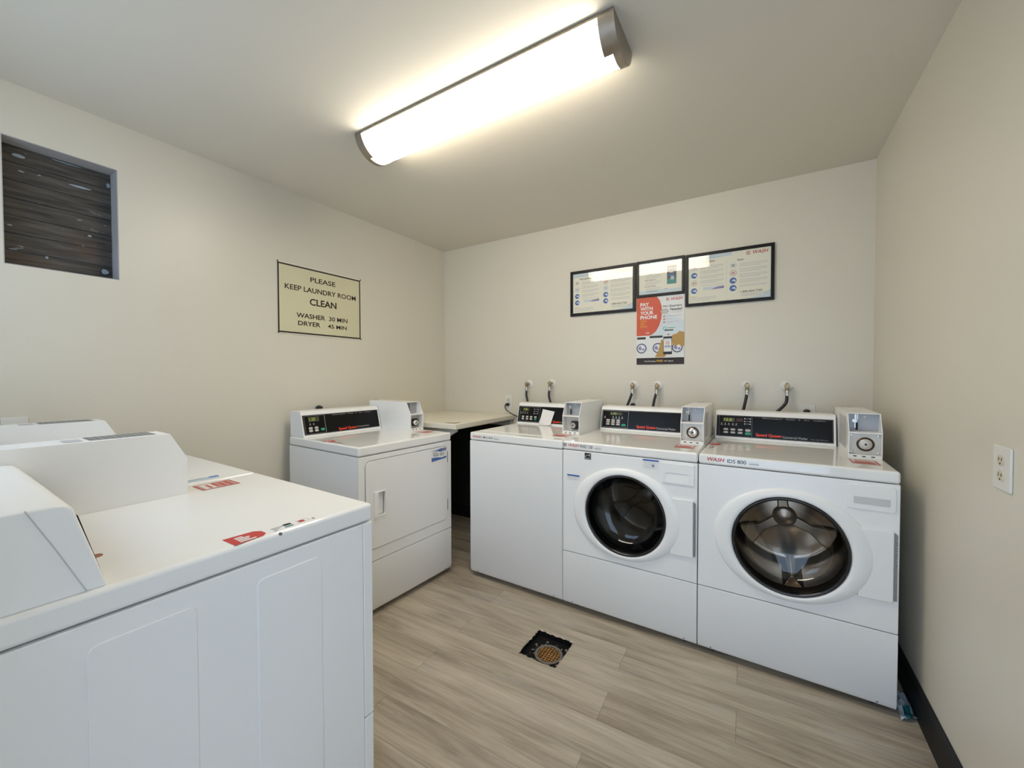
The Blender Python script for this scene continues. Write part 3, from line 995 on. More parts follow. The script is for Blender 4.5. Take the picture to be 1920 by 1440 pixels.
        B(MB().cyl((uc - 0.006, vf - 0.0272, zc), 0.0042, -0.0006, 0.0004, 'y', 12), 'keyhole', dark_m, cb)
    b = MB()
    for k in range(3):
        b.box(u0 + 0.016 + 0.030 * k, u0 + 0.028 + 0.030 * k, 0.2509, 0.2516, ht + 0.006, ht + 0.010)
    B(b, 'sill_slot', dark_m, cb)
    for k in (0, 1):
        B(MB().cyl((u0 + 0.030 + 0.022 * k, 0.67, ht + 0.192), 0.004, 0.0, 0.010, 'z', 12), 'top_stud', steel, cb)
    if 'sidelabel' in opts:
        M = frame((u0 - 0.0006, 0.52, ht + 0.03), (0, -1, 0), (0, 0, 1))
        b = MB(); b.M = M; b.rect(0, 0, 0.20, 0.14)
        B(b, 'side_sticker', lgrey_p, cb, recalc=False)
    if 'sidelabel2' in opts:
        b = MB(); b.M = frame((u1 + 0.0006, 0.30, ht + 0.03), (0, 1, 0), (0, 0, 1)); b.rect(0, 0, 0.12, 0.13)
        B(b, 'side_sticker', lgrey_p, cb, recalc=False)
    if 'topbar' in opts:
        b = MB(); b.M = frame((0, 0, ht + 0.1926), (1, 0, 0), (0, 1, 0))
        b.cur = 0; b.rect(u0 + 0.022, 0.318, u1 - 0.003, 0.458)
        b.cur = 1
        for k in range(9):
            b.rect(u0 + 0.024, 0.325 + 0.0145 * k, u1 - 0.006, 0.3315 + 0.0145 * k, .0003)
        b.cur = 2; b.rect(u0 + 0.022, 0.470, u1 - 0.030, 0.505)
        B(b, 'barcode_label', [mat('dark_grey_print', (0.16, 0.17, 0.17), 0.5), mat('mid_grey_print', (0.30, 0.31, 0.30), 0.5), lgrey_p], cb, recalc=False)

    # stickers on the top panel
    zt = ht + 0.0005 + (0.0036 if kind == 'top' else 0)
    b = MB(); b.M = frame((0, 0, zt), (1, 0, 0), (0, 1, 0))
    mm = [white_p, red_p, grey_p, teal_p, lblue_p, blue_p, black_p, mat('salmon_print', (0.60, 0.30, 0.27), 0.5)]
    if 'bluesticker' in opts:
        b.cur = 4; b.rect(0.030, 0.105, 0.052, 0.22); b.cur = 5; b.rect(0.046, 0.100, 0.066, 0.130, .0003); b.cur = 2; b.rect(0.056, 0.14, 0.062, 0.21, .0003)
    elif 'nored' not in opts:
        b.cur = 1
        b.quad([(0.004, 0.350, 0), (0.010, 0.290, 0), (0.022, 0.278, 0), (0.044, 0.278, 0), (0.058, 0.290, 0), (0.062, 0.352, 0)])
        b.cur = 0
        b.M = b.M @ frame((0, 0, 0), (0, -1, 0), (1, 0, 0))
        for k in range(4):
            b.rect(-0.335, 0.012 + 0.0098 * k, (-0.302, -0.312, -0.308, -0.318)[k], 0.0185 + 0.0098 * k, .0003)
        b.cur = 2
        for k in range(3): b.rect(-0.262, 0.014 + 0.010 * k, -0.255 + 0.012 * k, 0.0165 + 0.010 * k, .0003)
        b.cur = 3; b.rect(-0.235, 0.018, -0.215, 0.024, .0003); b.cur = 6; b.rect(-0.232, 0.030, -0.214, 0.042, .0003)
        b.cur = 1; b.rect(-0.196, 0.024, -0.184, 0.036, .0003); b.cur = 7; b.outline(-0.200, 0.020, -0.172, 0.040, .001, .0003)
        b.cur = 2; b.rect(-0.165, 0.018, -0.160, 0.030, .0003)
        b.M = frame((0, 0, zt), (1, 0, 0), (0, 1, 0))
    if b.f: B(b, 'instruction_sticker', mm, top, recalc=False)
    b = MB(); b.M = frame((0, 0, zt), (1, 0, 0), (0, 1, 0))
    # red bordered sticker in front of the coin box
    x0, x1 = w - 0.124, w - 0.036
    yy0, yy1 = (0.105, 0.212)
    b.cur = 1; b.outline(x0, yy0, x1, yy1, 0.004, .0002)
    b.cur = 7; b.rect(x0 + .006, yy0 + .006, x1 - .006, yy1 - .006, .0001)
    b.cur = 0; b.rect(x0 + .008, yy0 + .055, x1 - .008, yy1 - .012, .0003)
    b.cur = 1
    for k in range(4): b.rect(x0 + 0.014, yy0 + 0.016 + 0.019 * k, x1 - 0.014 - 0.008 * (k % 2), yy0 + 0.024 + 0.019 * k, .0005)
    B(b, 'coin_sticker', mm, top, recalc=False)
    # printed strip on the front edge of the top
    if lid_label:
        b = MB(); b.M = frame((0, -0.0026, hs + 0.014), (1, 0, 0), (0, 0, 1))
        big = lid_label[1]
        x = lid_label[0]
        hh = lid_label[3]
        if big:
            wash_logo(b, x, 0.003, x + 0.088, 0.003 + hh, 0, 1)
            xn = x + 0.094
        else:
            b.cur = 0; b.text('WASH', x, 0.003, x + 0.070, 0.003 + hh, 0, 0.02, 0.25)
            xn = x + 0.082
        b.cur = 1; b.text(lid_label[2], xn, 0.002, xn + 0.073, 0.0015 + hh, 0, 0.006)
        b.cur = 2
        for k in range(9): b.rect(xn + 0.084 + 0.0042 * k, 0.003, xn + 0.0868 + 0.0042 * k, 0.009)
        b.rect(xn + 0.084, 0.014, xn + 0.12, 0.0148)
        B(b, 'lid_label', [red_p, black_p, grey_p], top, recalc=False)
    return root

ROW_R, ROW_X, ROW_Y = -0.0166, 0.9422, -0.8393
def row(u):
    return (ROW_X + u * math.cos(ROW_R), ROW_Y + u * math.sin(ROW_R))
w1 = make_machine('washing_machine', 'white top-loading washer with plain front, a white card leaning on its controls', row(0), ROW_R, 'top',
                  w=0.651, hs=0.8785, lid_label=(0.024, False, 'MQ 434', 0.014), opts=('c_top', 'deepvault', 'nored'))
w2 = make_machine('washing_machine', 'white front-loading washer with a dark round window, in the middle of the back row', row(0.655), ROW_R, 'front',
                  lid_label=(0.006, True, 'WAS 150', 0.018), opts=('c_front2', 'chromelock', 'sidelabel2', 'nored'))
w3 = make_machine('washing_machine', 'white front-loading washer with bright steel drum in its window, beside the right wall', row(1.342), ROW_R, 'front',
                  lid_label=(0.034, False, 'IDS 800', 0.017), opts=('c_front3', 'bright', 'flatpull', 'sidelabel'))
# extra stickers on the middle washer's front
b = MB(); b.M = frame((-0.683 / 2, -0.35 - 0.0006, 0), (1, 0, 0), (0, 0, 1))
b.cur = 0; b.rect(0.434, 0.826, 0.510, 0.874); b.cur = 1; b.rect(0.434, 0.867, 0.510, 0.875, .0003)
b.cur = 2
for k in range(4): b.rect(0.440, 0.858 - 0.008 * k, 0.500 - 0.01 * (k % 2), 0.8595 - 0.008 * k, .0003)
b.cur = 3; b.rect(0.478, 0.840, 0.490, 0.852, .0004)
st = b.build('care_sticker', [white_p, blue_p, lgrey_p, purple_p], w2, recalc=False)
b = MB(); b.M = frame((-0.683 / 2, -0.35 - 0.0006, 0), (1, 0, 0), (0, 0, 1))
b.cur = 1; b.rect(0.026, 0.738, 0.099, 0.747); b.cur = 0; b.rect(0.026, 0.718, 0.099, 0.738)
b.cur = 2
for k in range(3): b.rect(0.030, 0.732 - 0.006 * k, 0.092 - 0.01 * (k % 2), 0.7335 - 0.006 * k, .0003)
b.build('warning_sticker', [white_p, blue_p, lgrey_p], w2, recalc=False)
b = MB(); b.M = frame((-0.683 / 2, -0.35 - 0.0006, 0), (1, 0, 0), (0, 0, 1))
b.cur = 0; b.rect(0.128, 0.839, 0.164, 0.874)
b.cur = 1
b.ring(0.146, 0.848, 0.0135, 0.0155, .0003, 16, 0.5, PI - 0.2)
b.quad([(0.133, 0.857, .0003), (0.139, 0.859, .0003), (0.144, 0.863, .0003), (0.138, 0.861, .0003)])
star = [(0.156 + (0.0050 if k % 2 == 0 else 0.0020) * math.sin(k * PI / 5), 0.866 + (0.0050 if k % 2 == 0 else 0.0020) * math.cos(k * PI / 5), .0003) for k in range(10)]
b.quad(star)
b.rect(0.130, 0.8465, 0.162, 0.8475, .0003)
b.text('ENERGY STAR', 0.131, 0.8405, 0.161, 0.8450, .0003)
b.build('efficiency_sticker', [black_p, white_p], w2, recalc=False)

DRY_R = PI / 2 - 0.0526
dry = make_machine('clothes_dryer', 'white dryer with a square door and blue sticker, against the left wall', (0.7728, -1.5513), DRY_R, 'dryer',
                   ht=0.919, hs=0.869, hk=0.297, opts=('c_dryer', 'deepvault'))
A_R = PI - 0.0223
def arow(u):
    return (1.5732 + u * math.cos(A_R), -2.1142 + u * math.sin(A_R))
mA = make_machine('washing_machine', 'nearest white machine with embossed side panel, a copper coin on its top', arow(0), A_R, 'plain',
                  ht=0.921, hs=0.872, hk=0.310, opts=('wrap', 'emboss', 'endseam', 'topbar', 'c_dryer'))
mB = make_machine('washing_machine', 'white machine between the nearest machine and the left wall, pale blue sticker on its top', arow(0.688), A_R, 'plain',
                  ht=0.921, hs=0.872, hk=0.310, opts=('wrap', 'endseam', 'topbar', 'bluesticker', 'c_dryer'))
# chip of paint missing on the near machine's front edge
b = MB(); b.M = frame((0, 0, 0), (0, 1, 0), (0, 0, 1))

def mloc(root_loc, rz, u, v, z):
    c, s = math.cos(rz), math.sin(rz)
    return Vector((root_loc[0] + u * c - v * s, root_loc[1] + u * s + v * c, z))

# copper coin lying on the near machine
p = mloc(arow(0), A_R, 0.187, 0.526, 0.921)
cn = MB().lathe([(0.0001, 0.0), (0.0092, 0.0), (0.0095, 0.0004), (0.0095, 0.0013), (0.0088, 0.0016), (0.0083, 0.0013), (0.0001, 0.0013)], (0, 0, 0), 'z', 28).build('coin', copper)
cn.location = p
tag(cn, 'small copper coin lying on top of the nearest white machine beside its console', 'coin')
b = MB(); b.lathe([(0.0001, 0.0004), (0.003, 0.0004), (0.0045, -0.001)], (0, 0, 0), 'z', 8)
ch = b.build('paint_chip', mat('bare_steel', (0.10, 0.10, 0.12), 0.6), mA)
q = mloc((0, 0), 0, 0.001 - 0.683 / 2, 0.256 - 0.35, 0.917)
ch.location = q; ch.rotation_euler = (0, -PI / 4, 0)

# white card leaning against the top loader's control panel
card = MB()
o0 = Vector((0.016, 0.5515, 0.928 + 0.013))
pts = []
for (u, z, dv) in ((0.208, 0.9325, -0.030), (0.212, 0.948, -0.018), (0.218, 0.990, -0.010), (0.224, 1.043, -0.006)):
    yv = 0.546 + (z - 0.928) * 0.0347 / 0.138
    pts.append(((u, yv + dv, z), (u + (0.090 if z < 1 else 0.095) - (0.004 if z < .94 else 0), yv + dv, z - 0.014)))
pts[0] = ((0.214, 0.507, 0.9335), (0.290, 0.503, 0.9325))
vs = []
for a, c in pts: vs += [a, c]
vs2 = [(x, y - 0.0009, z) for x, y, z in vs]
n = len(vs)
fs = []
for i in range(len(pts) - 1):
    k = 2 * i
    fs += [(k, k + 1, k + 3, k + 2), (n + k, n + k + 2, n + k + 3, n + k + 1), (k, k + 2, n + k + 2, n + k), (k + 1, n + k + 1, n + k + 3, k + 3)]
fs += [(0, n, n + 1, 1), (n - 2, n - 1, 2 * n - 1, 2 * n - 2)]
card.add(vs + vs2, fs)
co = card.build('paper_card', card_m, None, off=(-0.25, -0.52, -0.9325))
co.rotation_euler = (0, 0, ROW_R)
co.location = mloc(row(0), ROW_R, 0.25, 0.52, 0.9325)
tag(co, 'tilted blank white card leaning against the top loader\'s black control panel', 'card')

# ------------------------------------------------------------------ folding table in the corner
tb = thing('folding_counter', 'cream laminate counter filling the corner between the dryer and the top loader', 'counter', (0.39, -0.40, 0))
off = (-0.39, 0.40, 0)
b = MB(); b.prism([(0.001, -0.806), (0.777, -0.783), (0.766, -0.001), (0.001, -0.001)], 0.921, 0.960, 'z')
b.build('counter_top', table_m, tb, 0.006, 3, off=off)
b = MB()
b.box(0.0015, 0.74, -0.030, -0.0015, 0.87, 0.9205)
b.box(0.0015, 0.030, -0.70, -0.031, 0.87, 0.9205)
b.build('wall_cleat', table_m, tb, 0.002, off=off)
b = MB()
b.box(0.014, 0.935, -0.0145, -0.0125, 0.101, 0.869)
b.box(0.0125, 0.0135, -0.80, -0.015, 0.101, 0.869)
b.build('shade_panel', mat('painted_shade_brown', (0.020, 0.017, 0.009), 0.7), tb, off=off)  # added near-black sheets on both walls, painting in the shade under the counter
b = MB()
b.prism([(0.031, 0.9205), (0.72, 0.9205), (0.72, 0.895), (0.10, 0.55), (0.031, 0.55)], -0.715, -0.690, 'y')
b.build('bracket', table_m, tb, 0.002, off=off)
b = MB(); b.M = frame((0.62, -0.76, 0.9606), (1, 0, 0), (0, 1, 0))
b.quad([(0.03, 0.005, 0), (0.125, 0.0, 0), (0.13, 0.075, 0), (0.10, 0.085, 0), (0.085, 0.045, 0), (0.04, 0.04, 0)])
b.build('stain', stain_m, tb, off=off, recalc=False)

# ------------------------------------------------------------------ wall sign on the left wall
sg = thing('wall_sign', 'cream sign with black border and laundry rules on the left wall', 'sign', (0, -1.234, 1.776))
so = (0, 1.234, -1.776)
MB().prism(rrect(-1.540, -0.928, 1.552, 2.002, 0.010, 4), 0.0005, 0.004, 'x').build('sign_plate', sign_edge, sg, 0.0006, off=so)
b = MB(); b.box(0.004, 0.0050, -1.527, -0.946, 1.568, 1.981)
pl = b.build('sign_face', sign_m, sg, off=so)
b = MB(); b.M = frame((0.0042, -1.536, 1.559), (0, 1, 0), (0, 0, 1)); b.outline(0, 0, 0.598, 0.431, 0.0095, 0.001)
b.build('border', dkbrown, sg, off=so, recalc=False)
b = MB(); b.M = frame((0.0056, 0, 0), (0, 1, 0), (0, 0, 1))
for s_, x0, x1, z0, z1, bo in (('PLEASE', -1.324, -1.142, 1.905, 1.937, .004), ('KEEP LAUNDRY ROOM', -1.492, -0.978, 1.834, 1.867, .004), ('CLEAN', -1.330, -1.135, 1.752, 1.797, .012),
                               ('WASHER', -1.420, -1.221, 1.663, 1.694, .008), ('30 MIN', -1.193, -1.049, 1.664, 1.694, .004), ('DRYER', -1.410, -1.257, 1.614, 1.643, .008), ('45 MIN', -1.202, -1.056, 1.614, 1.641, .004)):
    b = MB(); b.M = frame((0.0056, 0, 0), (0, 1, 0), (0, 0, 1))
    b.text(s_, x0, z0, x1, z1, 0, bo + 0.012)
    b.build('lettering', dkbrown, pl, off=so, recalc=False)
for y, z in ((-1.533, 1.995), (-0.935, 1.995), (-1.533, 1.559), (-0.935, 1.559)):
    MB().lathe([(0.0001, 0.004), (0.004, 0.003), (0.005, 0)], (0.004, y, z), 'x', 12).build('screw', dkbrown, sg, off=so)

# ------------------------------------------------------------------ framed instructions on the back wall
def picture(name, label, x0, x1, z0, z1, bw, content):
    cx, cz = (x0 + x1) / 2, (z0 + z1) / 2
    r = thing(name, label, 'framed notice', (cx, 0, cz), 0, 'framed instruction sheets on the back wall')
    fo = (-cx, 0, -cz)
    b = MB()
    d0, d1 = -0.018, -0.0005
    b.box(x0, x1, d0, d1, z0, z0 + bw); b.box(x0, x1, d0, d1, z1 - bw, z1)
    b.box(x0, x0 + bw, d0, d1, z0 + bw, z1 - bw); b.box(x1 - bw, x1, d0, d1, z0 + bw, z1 - bw)
    b.build('frame_border', frame_m, r, 0.0018, off=fo)
    ix0, ix1, iz0, iz1 = x0 + bw, x1 - bw, z0 + bw, z1 - bw
    sh = MB().box(ix0, ix1, -0.010, -0.0006, iz0, iz1).build('printed_sheet', sheet_m, r, off=fo)
    b = MB(); b.M = frame((ix0, -0.0104, iz0), (1, 0, 0), (0, 0, 1))
    content(b, ix1 - ix0, iz1 - iz0)
    b.build('print', [white_p, grey_p, lgrey_p, black_p, red_p, blue_p, lblue_p, purple_p, teal_p, green_p, mat('pale_red_print', (0.55, 0.42, 0.40), 0.5), mat('dark_device', (0.05, 0.06, 0.05), 0.4), pblue_p, yellow_p], sh, off=fo, recalc=False)
    MB().quad([(ix0, -0.0135, iz0), (ix1, -0.0135, iz0), (ix1, -0.0135, iz1), (ix0, -0.0135, iz1)]).build('glass', pane_glass, r, off=fo, recalc=False)
    return r
def paras(b, x0, x1, z1, z0, n, col=2):
    b.cur = col
    for k in range(n):
        z = z1 + (z0 - z1) * k / max(1, n - 1)
        if k % 4 == 3: continue
        b.rect(x0, z, x1 - (0.25 * (x1 - x0) if k % 4 == 2 else 0.02 * (k % 3) * (x1 - x0)), z + 0.0022, .0002)
def icon(b, x, z, r, k):
    b.cur = (6, 5, 6, 5, 12, 10)[k % 6]
    if k in (0, 2, 4, 5):
        b.ring(x, z, r * .80, r, .0002); b.cur = (7, 8, 4, 7, 11, 4)[k % 6]; b.rect(x - r * .4, z - r * .35, x + r * .4, z + r * .35, .0003)
        b.cur = 0; b.disc(x, z, r * .22, z=.0005)
    else:
        b.disc(x, z, r, z=.0002); b.cur = 0; b.quad([(x - r * .1, z - r * .1, .0004), (x + r * .9, z - r * .5, .0004), (x + r * .6, z + r * .3, .0004), (x, z + r * .4, .0004)])
        b.cur = 6; b.disc(x - r * .3, z, r * .2, z=.0005)
def content_a(title, order1, order2, swoosh=True, right='Dryer'):
    def f(b, w, h):
        b.cur = 12; b.quad([(0, h * .90, .0001), (w * .55, h * .93, .0001), (w * .55, h, .0001), (0, h, .0001)])
        b.quad([(w * .72, 0, .0001), (w, 0, .0001), (w, h * .16, .0001), (w * .88, h * .05, .0001)])
        b.cur = 6; b.text('Laundry Room Instructions', w * .05, h * .905, w * .42, h * .955, .0003)
        b.cur = 3; b.text(title, w * .12, h * .835, w * .345, h * .882, .0003, .012)
        wash_logo(b, w * .72, h * .895, w * .965, h * .965, 4, 4, .0003)
        b.cur = 3; b.text(right, w * .615, h * .785, w * .69, h * .835, .0003, .012)
        for i, k in enumerate(order1): icon(b, w * .075, h * (0.76 - 0.165 * i), w * 0.040, k)
        for i, k in enumerate(order2): icon(b, w * .565, h * (0.71 - 0.155 * i), w * 0.042, k)
        paras(b, w * .155, w * .455, h * .77, h * .36, 17)
        paras(b, w * .64, w * .965, h * .73, h * .26, 18)
        b.cur = 2; b.rect(w * .485, h * .08, w * .487, h * .86, .0002)
        b.cur = 12; b.rect(w * .19, h * .265, w * .455, h * .325, .0002); b.cur = 7; b.quad([(w * .29, h * .265, .0004), (w * .455, h * .27, .0004), (w * .455, h * .325, .0004), (w * .36, h * .305, .0004)])
        b.cur = 13; b.rect(w * .03, h * .135, w * .11, h * .145, .0003)
        paras(b, w * .03, w * .36, h * .11, h * .05, 3)
        b.cur = 3; b.text('1-800-424-7760', w * .655, h * .135, w * .905, h * .175, .0003, .006)
        paras(b, w * .655, w * .97, h * .11, h * .04, 4)
    return f
def content_b(b, w, h):
    b.cur = 12; b.rect(0, 0, w, h * .12, .0001); b.quad([(0, h * .9, .0001), (w, h * .94, .0001), (w, h, .0001), (0, h, .0001)])
    b.cur = 3
    b.text('Get the App', w * .07, h * .80, w * .33, h * .85, .0003)
    for k, s_ in enumerate(('Step Option 1', 'Step Option 2', 'Pay Your Family')):
        z = (0.62, 0.42, 0.22)[k]
        b.cur = 3; b.text(s_, w * .14, h * z, w * .40, h * (z + .045), .0003, .006)
        paras(b, w * .16, w * .52, h * (z - .04), h * (z - .12), 3)
    b.cur = 11; b.rect(w * .665, h * .26, w * .875, h * .83, .0003)
    b.cur = 8; b.rect(w * .675, h * .27, w * .865, h * .42, .0005)
    b.cur = 2
    for k in range(3): b.disc(w * (.71 + .06 * k), h * .74, w * .018, z=.0006)
    b.rect(w * .72, h * .60, w * .82, h * .63, .0006); b.disc(w * .785, h * .44, w * .045, z=.0007)
    b.cur = 5; b.rect(w * .71, h * .49, w * .83, h * .56, .0006)
    b.cur = 5; b.rect(w * .18, h * .075, w * .45, h * .085, .0003); b.rect(w * .6, h * .12, w * .68, h * .13, .0003)
picture('picture_frame', 'wide black-framed instruction sheet up left of the red poster', 1.278, 1.773, 1.740, 2.079, 0.021, content_a('Front Load Washer', (4, 0, 1, 3), (5, 0, 1, 3)))
picture('picture_frame', 'small black-framed notice between the two wide frames, above the red poster', 1.778, 2.091, 1.831, 2.081, 0.0165, content_b)
picture('picture_frame', 'wide black-framed instruction sheet up right of the red poster', 2.096, 2.589, 1.739, 2.078, 0.0185, content_a('Top Load Washer', (2, 1, 5, 3), (4, 5, 1, 3)))

# poster below the small frame
PX0, PZ0, PW, PH = 1.778, 1.363, 0.312, 0.466
ps = thing('poster', 'red and white pay by phone poster with a hand and phone, under the small frame', 'poster', (PX0 + PW / 2, 0, PZ0 + PH / 2))
po_ = (-PX0 - PW / 2, 0, -PZ0 - PH / 2)
sh = MB().box(PX0, PX0 + PW, -0.0035, -0.0005, PZ0, PZ0 + PH).build('poster_sheet', mat('poster_paper', (0.74, 0.75, 0.74), 0.4), ps, off=po_)
b = MB(); b.M = frame((PX0, -0.0039, PZ0), (1, 0, 0), (0, 0, 1))
w, h = PW, PH
def pq(pts, z): b.quad([(x * w, y * h, z) for x, y in pts])
b.cur = 4; pq([(.33, .43), (.42, .48), (.50, .575), (.545, .70), (.56, .78), (1, .62), (1, .42), (.33, .42)], .0001)
b.cur = 0; pq([(0, 1), (.43, 1), (.495, .94), (.535, .86), (.545, .77), (.53, .67), (.49, .575), (.42, .49), (.33, .44), (.27, .43), (0, .43)], .0003)
b.cur = 1
for s_, x0, x1, z0, z1 in (('PAY', .08, .27, .868, .922), ('WITH', .08, .35, .805, .857), ('YOUR', .08, .365, .742, .795), ('PHONE', .08, .445, .675, .731)):
    b.text(s_, x0 * w, z0 * h, x1 * w, z1 * h, .0005, .03)
b.cur = 2
for s_, x1, z in (('SIMPLE.', .23, .636), ('FAST.', .19, .596), ('SECURE.', .235, .556)):
    b.text(s_, .08 * w, z * h, x1 * w, (z + .026) * h, .0005, .01)
b.cur = 1; b.rect(.20 * w, .465 * h, .28 * w, .475 * h, .0005)
wash_logo(b, .63 * w, .925 * h, .96 * w, .968 * h, 6, 6, .0005)
b.cur = 3; b.text('No Quarters', .57 * w, .828 * h, .95 * w, .862 * h, .0005, .015); b.text('Needed', .715 * w, .778 * h, .95 * w, .815 * h, .0005, .02)
b.cur = 7; b.disc(.60 * w, .775 * h, .085 * w, .036 * h, .0006); b.cur = 8; b.disc(.60 * w, .775 * h, .05 * w, .02 * h, .0008)
b.cur = 7; b.rect(.70 * w, .752 * h, .95 * w, .757 * h, .0005)
for k, z in enumerate((.700, .658, .616)):
    b.cur = 6; b.disc(.59 * w, z * h, .020 * w, z=.0005); b.cur = 1; b.disc(.59 * w, z * h, .008 * w, z=.0007)
    b.cur = 8; b.rect(.63 * w, (z - .003) * h, (.95, .74, .90)[k] * w, (z + .005) * h, .0005)
b.cur = 8; b.rect(.63 * w, .600 * h, .76 * w, .606 * h, .0005)
b.cur = 9; b.ring(.60 * w, .525 * h, .025 * w, .035 * w, .0005); b.rect(.65 * w, .525 * h, .82 * w, .533 * h, .0005)
b.cur = 3; b.rect(.60 * w, .488 * h, .78 * w, .504 * h, .0005)
b.cur = 3; b.rect(.01 * w, .378 * h, .20 * w, .410 * h, .0004); b.rect(.285 * w, .392 * h, .56 * w, .423 * h, .0004)
for x in (.11, .46, .86):
    b.cur = 10; b.disc(x * w, .242 * h, .110 * w, z=.0004); b.cur = 4; b.disc(x * w, .242 * h, .088 * w, z=.0005)
    b.cur = 11; b.disc((x - .03) * w, .245 * h, .04 * w, z=.0006); b.disc((x + .04) * w, .225 * h, .025 * w, z=.0006); b.cur = 1; b.disc((x + .02) * w, .262 * h, .03 * w, z=.0007)
b.cur = 12
pq([(.40, .105), (.47, .20), (.53, .355), (.565, .37), (.58, .30), (.60, .16), (.64, .135), (.60, .105)], .0010)
pq([(.73, .40), (.78, .43), (.85, .44), (.90, .475), (.97, .465), (1, .455), (1, .26), (.94, .255), (.90, .285), (.84, .265), (.78, .275), (.75, .32)], .0010)
b.cur = 3; b.rect(.575 * w, .145 * h, .755 * w, .405 * h, .0013)
b.cur = 1; b.rect(.585 * w, .185 * h, .745 * w, .375 * h, .0015)
b.cur = 4; b.rect(.585 * w, .345 * h, .745 * w, .375 * h, .0017)
b.cur = 6; b.text('10', .63 * w, .285 * h, .70 * w, .335 * h, .0017, .01)
b.cur = 5; b.rect(.60 * w, .258 * h, .73 * w, .270 * h, .0017); b.rect(.60 * w, .243 * h, .73 * w, .249 * h, .0017)
b.cur = 6; b.rect(.66 * w, .425 * h, .70 * w, .44 * h, .0012)
b.cur = 13; b.rect(0, 0, w, .098 * h, .0004)
b.cur = 1; b.text('First Purchase', .18 * w, .038 * h, .42 * w, .060 * h, .0008, .006); b.text('with signup', .585 * w, .036 * h, .78 * w, .060 * h, .0008, .006)
b.cur = 2; b.text('FREE', .435 * w, .038 * h, .565 * w, .066 * h, .0008, .02)
b.build('print', [orange_p, white_p, yellow_p, black_p, pblue_p, blue_p, red_p, mat('coin_silver', (0.45, 0.43, 0.38), 0.4), lgrey_p, green_p, mat('navy_print', (0.06, 0.05, 0.12), 0.4), purple_p, tan_p, dkbrown], sh, off=po_, recalc=False)

# ------------------------------------------------------------------ water valves and hoses
def towards(x, z, d):
    """point at distance d in front of the back wall whose view lands on (x, 0, z)"""
    t = d / -CAM.y
    return Vector((x + (CAM.x - x) * t, -d, z + (CAM.z - z) * t))
vals = [(0.883, 1.219, [(0.877, 1.170), (0.880, 1.13), (0.893, 1.071)], 'first', 'left of the two behind the top loader'),
        (1.094, 1.226, [(1.083, 1.178), (1.087, 1.13), (1.102, 1.071)], 'second', 'right of the two behind the top loader'),
        (1.748, 1.217, [(1.744, 1.172), (1.735, 1.13), (1.716, 1.079)], 'third', 'left of the two behind the middle washer'),
        (1.914, 1.215, [(1.908, 1.170), (1.902, 1.13), (1.892, 1.078)], 'fourth', 'right of the two behind the middle washer'),
        (2.453, 1.222, [(2.449, 1.178), (2.446, 1.13), (2.434, 1.069)], 'fifth', 'left of the two behind the right-hand washer'),
        (2.658, 1.222, [(2.660, 1.175), (2.652, 1.12), (2.606, 1.064)], 'sixth', 'right of the two behind the right-hand washer')]
for x, z, path, _, where in vals:
    pv = towards(x, z, 0.045)
    r = thing('water_valve', 'brass water valve ' + where, 'water valve', (pv.x, 0, pv.z), 0, 'water valves along the back wall')
    MB().lathe([(0.0335, -0.0005), (0.033, -0.003), (0.028, -0.006), (0.018, -0.008), (0.0001, -0.008)], (0, 0, 0), 'y', 32).build('wall_plate', plate_m, r)
    b = MB()
    b.lathe([(0.009, -0.006), (0.009, -0.030), (0.0125, -0.032), (0.0135, -0.040), (0.0135, -0.052), (0.011, -0.058), (0.0001, -0.059)], (0, 0, 0), 'y', 20)
    b.lathe([(0.0095, 0.0), (0.0095, -0.020), (0.012, -0.021), (0.012, -0.026), (0.0001, -0.026)], (0, -0.044, 0), 'z', 18)
    b.lathe([(0.006, 0.0), (0.006, 0.014), (0.008, 0.016), (0.0001, 0.018)], (0, -0.044, 0), 'z', 14)
    b.build('valve_body', brass, r)
    pts = [Vector((pv.x, pv.y, pv.z - 0.046))]
    for (hx, hz), dd in zip(path, (0.047, 0.056, 0.064)):
        pts.append(towards(hx, hz, dd))
    if pts[1].z > pts[0].z - 0.004: pts.pop(1)
    last = pts[-1]
    dirn = (pts[-1] - pts[-2]).normalized()
    pts.append(last + dirn * 0.05); pts.append(last + dirn * 0.06 + Vector((0, 0.0, -0.20)))
    h = thing('water_hose', 'short black hose below the valve ' + where, 'hose', tuple(pts[0]), 0, 'black hoses below the water valves')
    ho = (-pts[0].x, -pts[0].y, -pts[0].z)
    MB().tube(bez(pts, 6), 0.0085, 12).build('rubber_tube', black_rubber, h, off=ho)
    MB().lathe([(0.0001, 0.019), (0.0125, 0.019), (0.0125, 0.008), (0.0105, 0.006), (0.0105, -0.016), (0.0001, -0.016)], (0, 0, 0), 'z', 18).build('coupling', hose_metal, h)

